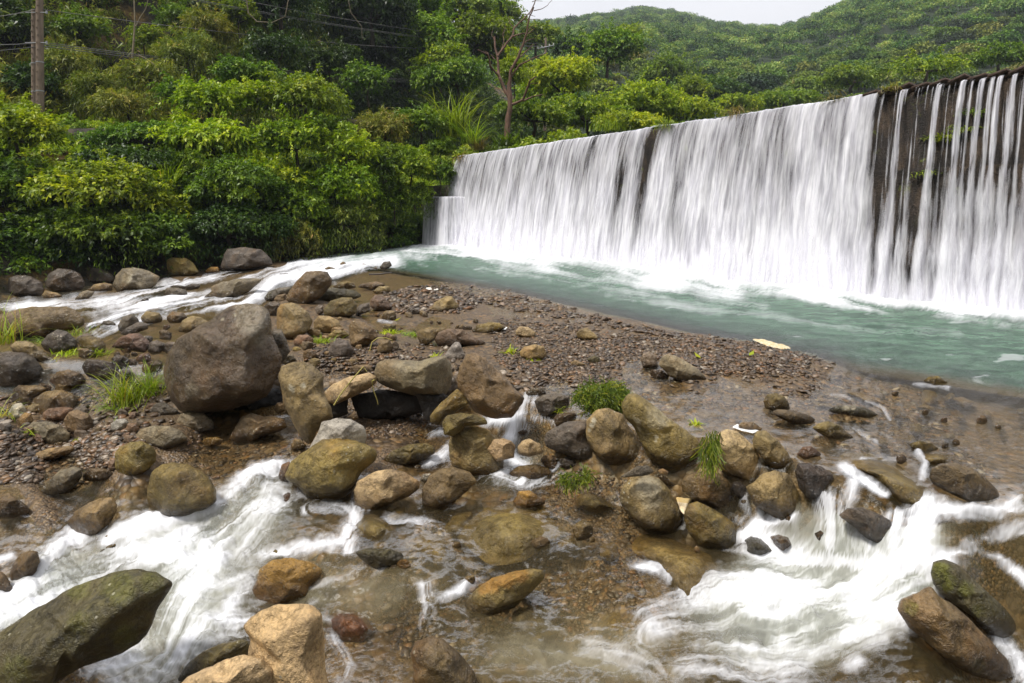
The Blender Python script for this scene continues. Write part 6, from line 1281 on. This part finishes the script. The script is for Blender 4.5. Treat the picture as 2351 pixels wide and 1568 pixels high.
pebbles('gravel_bar', [([(880, 670), (1000, 650), (1120, 690), (1060, 720), (900, 720)], 900, (.03, .10), .9), ([(1120, 740), (1320, 745), (1420, 790), (1390, 890), (1230, 890), (1140, 830)], 3400, (.013, .045), .75), ([(1400, 770), (1780, 770), (1880, 810), (1840, 860), (1560, 860), (1420, 830)], 3400, (.013, .048), .75), ([(700, 790), (1060, 790), (1080, 850), (860, 870), (700, 850)], 900, (.015, .05), .9),
    ([(1150, 690), (2200, 880), (2200, 960), (1500, 900), (1150, 900)], 2600, (.015, .06), .6), ([(930, 615), (1130, 650), (1400, 735), (1850, 830), (1500, 770), (1100, 700)], 2600, (.03, .10), .6), ([(1300, 900), (2100, 900), (2300, 1040), (1700, 960)], 1200, (.015, .05), .6)], MP, 'dark flat shingle of the gravel bar and shallows', 6, 1)
pebbles('stream_gravel', [([(1150, 1080), (1450, 1080), (1480, 1380), (1150, 1380)], 1500, (.008, .035), .8), ([(850, 1180), (1150, 1150), (1150, 1400), (900, 1450)], 700, (.01, .05), .8), ([(400, 990), (800, 990), (800, 1080), (450, 1080)], 600, (.01, .04), .8)], MP, 'fine gravel under the clear water of the stream', 7, 1)

# ------------------------------------------------------------------ plants and weed among the stones
def onground(u, v): Y, z = hit(u, v); return P(u, v, Y), Y
def tuft(u, v, wpx, hpx, n, label, mat=M_GRASS, w=.006, seed=1, lean=(.1, .9), curl=1.2, tone=.5, cat='grass', name='grass_clump', Y=None, lift=0):
    p, Yh = onground(u, v); Yh = Y or Yh; p = P(u, v - lift, Yh)
    return grass(u, v, wpx, hpx, Yh, n, mat, label, name, cat, lean, curl, w, seed, p, tone)
M_WEED = mat_leaf('water_weed', [(0, (.010, .018, .003)), (.45, (.065, .11, .006)), (.8, (.19, .235, .014)), (1, (.26, .24, .03))], .25)
tuft(300, 925, 105, 105, 190, 'tall bright grass clump left of the biggest boulder', seed=1, lean=(.0, .8), w=.012)
tuft(345, 905, 60, 80, 90, 'second upright grass clump touching the biggest boulder', seed=2, lean=(.0, .7), w=.011)
tuft(285, 935, 120, 45, 130, 'flattened grass spread below the tall bright clump', seed=3, lean=(.7, 1.4), w=.009, tone=.4)
tuft(12, 790, 60, 120, 60, 'long reddish grass stalks at the left edge', seed=4, lean=(.1, .7), w=.014, tone=.75)
tuft(95, 785, 110, 26, 90, 'flattened green grass behind the speckled dark boulder', seed=5, lean=(.8, 1.5), w=.012, tone=.45)
tuft(180, 770, 50, 38, 60, 'small yellowish grass tuft beside the speckled dark boulder', seed=6, lean=(.3, 1.2), w=.012, tone=.6)
tuft(8, 960, 40, 60, 40, 'rusty grass tuft cut by the left edge', seed=7, lean=(.3, 1.2), w=.008, tone=.85)
tuft(165, 812, 90, 22, 110, 'low bright leafy herb in the left cobbles', M_BRIGHT, seed=8, lean=(.5, 1.4), w=.02, tone=.8, cat='herb', name='herb')
tuft(225, 815, 60, 30, 70, 'yellow leafy herb above the wet cracked rock', M_YELL, seed=9, lean=(.3, 1.3), w=.016, tone=.5, cat='herb', name='herb')
tuft(52, 998, 50, 32, 40, 'small fern on the gravel near the left edge', M_BRIGHT, seed=10, lean=(.4, 1.2), w=.014, tone=.9, cat='fern', name='fern')
tuft(185, 1008, 22, 16, 26, 'tiny herb sprouting on the left gravel', M_BRIGHT, seed=11, lean=(.3, 1.2), w=.012, tone=.9, cat='herb', name='herb')
tuft(735, 785, 70, 26, 130, 'yellow green trailing weed left of the grey pyramid stone', M_YELL, seed=12, lean=(.6, 1.5), w=.014, tone=.6, cat='weed', name='weed')
tuft(895, 765, 42, 22, 70, 'bright green weed patch on the cobbles beyond the bent reed', M_BRIGHT, seed=13, lean=(.5, 1.4), w=.016, tone=.9, cat='weed', name='weed')
tuft(945, 770, 50, 20, 80, 'dark green grass tuft beside the flat tan slab', M_MID, seed=14, lean=(.5, 1.3), w=.012, tone=.9)
tuft(1000, 822, 20, 18, 30, 'little bright herb behind the wide dark boulder', M_BRIGHT, seed=15, lean=(.2, 1.2), w=.014, tone=.95, cat='herb', name='herb')
tuft(1172, 812, 34, 22, 60, 'rounded green herb beside the layered brown stone', M_BRIGHT, seed=16, lean=(.2, 1.3), w=.018, tone=.75, cat='herb', name='herb')
tuft(1222, 828, 26, 14, 36, 'small green herb in front of the layered brown stone', M_BRIGHT, seed=17, lean=(.4, 1.4), w=.016, tone=.9, cat='herb', name='herb')
tuft(1598, 975, 30, 20, 40, 'green sprig standing in the shallow behind the long leaning boulder', M_BRIGHT, seed=18, lean=(.3, 1.3), w=.012, tone=.8, cat='weed', name='weed')
tuft(1285, 945, 18, 22, 30, 'green sprig on the brown rock below the weed mound', M_MID, seed=19, lean=(.2, 1.3), w=.012, tone=.9, cat='weed', name='weed')
# weed mound: strands draped over a stone
rock('C', 'stone carrying the green weed mound', 'mid', .2, [(580, 760), (640, 700), (740, 690), (840, 720), (890, 790), (850, 840), (760, 850), (640, 850), (590, 820)], nf=3)
def draped(poly, Yc, n, label, mat, seed, hang=False, w=.006, L=.3):
    rg_ = np.random.RandomState(seed); q = []; r = []
    ox, oy, s = CR[poly[0]]; pl = (np.array(poly[1], float) * s + [ox, oy]) / K; lo, hi = pl.min(0), pl.max(0); c = pl.mean(0)
    for i in range(n):
        for _ in range(30):
            p = lo + rg_.rand(2) * (hi - lo)
            if inpoly(p, pl): break
        rel = (p - c) / ((hi - lo) / 2)
        dep = Yc - .16 * math.sqrt(max(0, 1 - min(1, rel[0] ** 2 + rel[1] ** 2))) - rg_.rand() * .03
        a = rg_.uniform(-1.1, 1.1) * (.4 if hang else 1) + (0 if hang else math.copysign(1.0, rel[0]) * min(1, abs(rel[0]) + .3)); m = 6
        st = P(p[0], p[1], dep); pts = [st]; dv = np.array([math.sin(a), -.15, -math.cos(a) * (1 if hang else .75) + (0 if hang else .25)])
        for k in range(m):
            dv = unit(dv + rg_.normal(size=3) * (.22 if hang else .55) + np.array([0, 0, -.12])); pts.append(pts[-1] + dv * L / m)
        pts = np.array(pts); sd_ = unit(np.cross(pts[1:] - pts[:-1], [0, -1, .3])) * w * rg_.uniform(.6, 1.5)
        q.append(np.stack([pts[:-1] - sd_, pts[:-1] + sd_, pts[1:] + sd_ * .9, pts[1:] - sd_ * .9], 1)); r.append(np.full(m, np.clip(rg_.normal(.5, .22), 0, 1)))
    o = quads_obj('water_weed', np.concatenate(q), np.concatenate(r), mat, loc=P(c[0], hi[1], Yc)); return tag(o, label, 'weed')
_ms = (2000 + 740 * 1200 / 2091) / K, (1150 + 845 * 1200 / 2091) / K
Ym = hit(*_ms)[0]
draped(('C', [(520, 790), (540, 730), (600, 690), (680, 665), (800, 672), (870, 720), (895, 770), (870, 830), (760, 850), (660, 845), (590, 850), (620, 770), (560, 790)]), Ym - .02, 1500, 'mound of green stringy weed draped over a stone', M_WEED, 1, w=.0028, L=.13)
draped(('C', [(1400, 1080), (1420, 1010), (1480, 985), (1540, 995), (1530, 1050), (1510, 1130), (1480, 1200), (1440, 1230), (1410, 1160)]), 5.0, 170, 'green stringy weed hanging down beside the pale cracked boulder', M_WEED, 2, True, w=.0022, L=.2)
draped(('C', [(430, 1310), (520, 1290), (600, 1270), (650, 1300), (600, 1350), (500, 1390), (440, 1370)]), hit(1480, 1095)[0], 220, 'green weed strands floating below the middle cascade', M_WEED, 3, w=.0025, L=.12)
# bent reed stalks
M_REED = mat_simple('dry_reed', (.34, .29, .08), .6, .2, 8, .1)
def stalk(lab, pts, Y, w=.008, name='reed_stalk'):
    ox, oy, s = CR['B']; pl = (np.array(pts, float) * s + [ox, oy]) / K
    tag(Bag().tube([P(u, v, Y + .02 * i) for i, (u, v) in enumerate(pl)], np.linspace(w, w * .6, len(pl)), 6).build(name, M_REED, loc=P(*pl[0], Y)), lab, 'reed')
stalk('long yellow reed stalk leaning across the pale propped slab', [(585, 1168), (640, 1080), (720, 980), (790, 900), (815, 935)], 6.05)
stalk('thin broken reed hanging into the black hollow', [(870, 990), (852, 1000), (856, 1050), (885, 1130), (893, 1165)], 5.9, .006)
stalk('bent green reed arching over the small brown block', [(835, 790), (850, 730), (890, 700), (950, 700), (990, 715), (995, 735)], 7.6)
M_STICK = mat_simple('wet_stick', (.03, .022, .018), .4, .3, 8, .2)
ox, oy, s = CR['B']
for lab, pts, dz in (('dark stick caught in the rapids left of the tall dark boulder', [(228, 300), (280, 292), (340, 287)], .05), ('long dark stick lying in the shallow tail of the pool', [(830, 268), (900, 266), (990, 255)], .05), ):
    pl = (np.array(pts, float) * s + [ox, oy]) / K; Y = hit(*pl[1])[0]
    tag(Bag().tube([P(u, v, Y) + [0, 0, dz] for u, v in pl], [.03, .028, .02], 6).build('stick', M_STICK, loc=P(*pl[0], Y)), lab, 'stick')

# bits caught on the weir
def on_weir(u, o, z): return wpt(s_of(u) + .25, o, z)
for u, z, o, n, ln, mat, lab, cat in [(1503, 5.0, -.30, 70, .55, M_MID, 'dark weedy tuft hanging in the gap of the falling curtain', 'weed'), (1652, 5.08, -.5, 60, .5, M_DRY, 'clump of brown drift debris stuck on the middle of the crest', 'debris'), (1880, 5.05, -.4, 26, .45, M_DRY, 'dry straw caught on the crest before the streaming end', 'debris'),
    (2008, 5.02, -.35, 30, .35, M_DRY, 'brown straw where the curtain turns into thin streams', 'debris'), (2110, 3.75, -.36, 80, .22, M_YELL, 'yellow green moss tuft on the bare weir face', 'moss'), (2165, 3.9, -.36, 70, .2, M_YELL, 'second moss tuft right of the first on the bare weir face', 'moss'), (2190, 4.25, -.38, 40, .25, M_MID, 'small fern growing on the bare weir face', 'fern'), (2095, 2.95, -.14, 50, .16, M_YELL, 'moss tuft on the ledge halfway down the bare weir face', 'moss')]:
    rw = np.random.RandomState(int(u)); b0 = on_weir(u, o, z); bb = b0 + rw.normal(size=(n, 1)) * np.append(WE, 0) * .14 + rw.normal(size=(n, 3)) * .03
    q = blade_quads(rw, bb, math.atan2(WN[1], WN[0]) + rw.normal(0, .8, n), rw.uniform(.4, 1.5, n), ln * rw.uniform(.5, 1.2, n), .03 * np.ones(n), 4, 1.8)
    tag(quads_obj({'weed': 'weed', 'debris': 'drift_debris', 'moss': 'moss_tuft', 'fern': 'fern'}[cat], q.reshape(-1, 4, 3), np.repeat(rw.uniform(.2, .9, n), 4), mat, loc=b0), lab, cat)
for u, v, lab in ((1609, 827, 'fallen yellow leaf on the shingle right of the grey pair'), (1720, 821, 'second yellow leaf lying nearer the tip of the gravel bar'), (905, 740, 'small yellow leaf on the wet channel stones')):
    p, Y = onground(u, v); rw = np.random.RandomState(u); a = rw.uniform(0, 6); d = np.array([[math.cos(a), math.sin(a), .3]])
    tag(quads_obj('fallen_leaf', leaf_quads(p[None] + [0, 0, .03], d, np.array([[0, 0, 1.]]), [.14], [.07], -.1, .1), [.9], M_YELL, loc=p), lab, 'leaf')
# ------------------------------------------------------------------ scum and foam patches
def scum(crop, poly, label, c1, c2, seed, h=.03, Y=None, lvl=.012):
    rg_ = np.random.RandomState(seed); ox, oy, s = CR[crop]; pl = (np.array(poly, float) * s + [ox, oy]) / K
    lo, hi = pl.min(0), pl.max(0); nx, ny = 70, 46
    a, b_ = np.meshgrid(np.linspace(lo[0], hi[0], nx), np.linspace(lo[1], hi[1], ny)); ins = np.array([[inpoly((x, y), pl) for x, y in zip(r1, r2)] for r1, r2 in zip(a, b_)], float)
    e = blur(ins, 5); V = []
    zc = np.median([hit(x, y)[1] for x, y in pl]) if Y is None else Y
    dep = (CAMZ - zc) * FD / (b_ - VH); X = (a - UC) / FD * dep; n_ = fbm(np.stack([X * 9, dep * 9, 0 * X + seed], -1), 3)
    z = zc + lvl + h * np.clip(e * 1.4 - .3, 0, 1) ** .5 * (1 + .8 * n_) 
    F_ = grid_faces(ny, nx)[:, ::-1]; ok_ = (e.ravel()[F_] > .25).all(1)
    cc = mat_simple(label.split()[0] + '_scum', c1, .8, .1, 26, .6, c2=c2)
    return tag(mesh_np('scum', np.stack([X, dep, z], -1), F_[ok_], cc, loc=(X.mean(), dep.mean(), zc)), label, 'foam')
scum('C', [(1755, 372), (1820, 378), (1900, 395), (1980, 415), (2030, 437), (1960, 442), (1870, 425), (1800, 395)], 'orange tinted strip of dried foam at the tip of the gravel bar', (.50, .36, .16), (.62, .56, .42), 1, .035)
scum('G', [(985, 592), (1040, 588), (1085, 600), (1110, 655), (1170, 700), (1130, 745), (1112, 815), (1085, 790), (1050, 690), (1010, 630)], 'beige scum floating between three boulders', (.72, .55, .32), (.78, .66, .45), 2, .015, Y=-.50)
scum('C', [(1620, 985), (1655, 965), (1700, 992), (1790, 1007), (1810, 1012), (1760, 1028), (1690, 1012)], 'white scum ringing the small tan stone', (.8, .8, .8), (.7, .7, .68), 3, .012)
scum('B', [(1720, 645), (1760, 635), (1795, 632), (1780, 648), (1740, 655)], 'white foam dab beside the yellow brown dome', (.8, .8, .78), (.7, .7, .68), 4, .012)
scum('B', [(1225, 360), (1270, 358), (1315, 370), (1290, 376), (1240, 370)], 'pale foam dab at the far end of the gravel bar', (.8, .74, .6), (.8, .8, .78), 5, .03)

# ------------------------------------------------------------------ white rims where the moving water meets the stones
from mathutils import kdtree
wp = np.concatenate([w for w in WLINE if len(w)]); kd = kdtree.KDTree(len(wp))
for i, p in enumerate(wp): kd.insert(p, i)
kd.balance()
fl_ = foam.ravel().copy(); XY = np.stack([GX, GY, wat_z], -1).reshape(-1, 3)
sel = np.nonzero((act.ravel() > .10) & (GY.ravel() < 9) & (np.abs(GX.ravel()) < GY.ravel()))[0]
nz_ = streak.ravel(); dr_ = dens.ravel()
for i in sel:
    d = kd.find(XY[i])[2]; w = .012 + .0035 * XY[i, 1]
    if d < 3 * w: fl_[i] = max(fl_[i], min(1, (.22 + .7 * dr_[i]) * math.exp(-(d / w) ** 2) * (1 + .4 * nz_[i])))
river.data.attributes['foam'].data.foreach_set('value', fl_.astype(np.float32))

# ------------------------------------------------------------------ air
hz = NT('haze'); pv_ = hz.n('VolumePrincipled', {'Color': (.80, .88, 1.0, 1), 'Density': .00033, 'Anisotropy': .2}).outputs[0]
om = hz.n('OutputMaterial'); hz.t.links.new(pv_, om.inputs['Volume'])
hb = Bag().box((150, 420, 105), 700, 450, 108); ho = kind(hb.build('haze', hz.m, None, False), 'stuff'); ho['label'] = 'thin damp air over the valley'
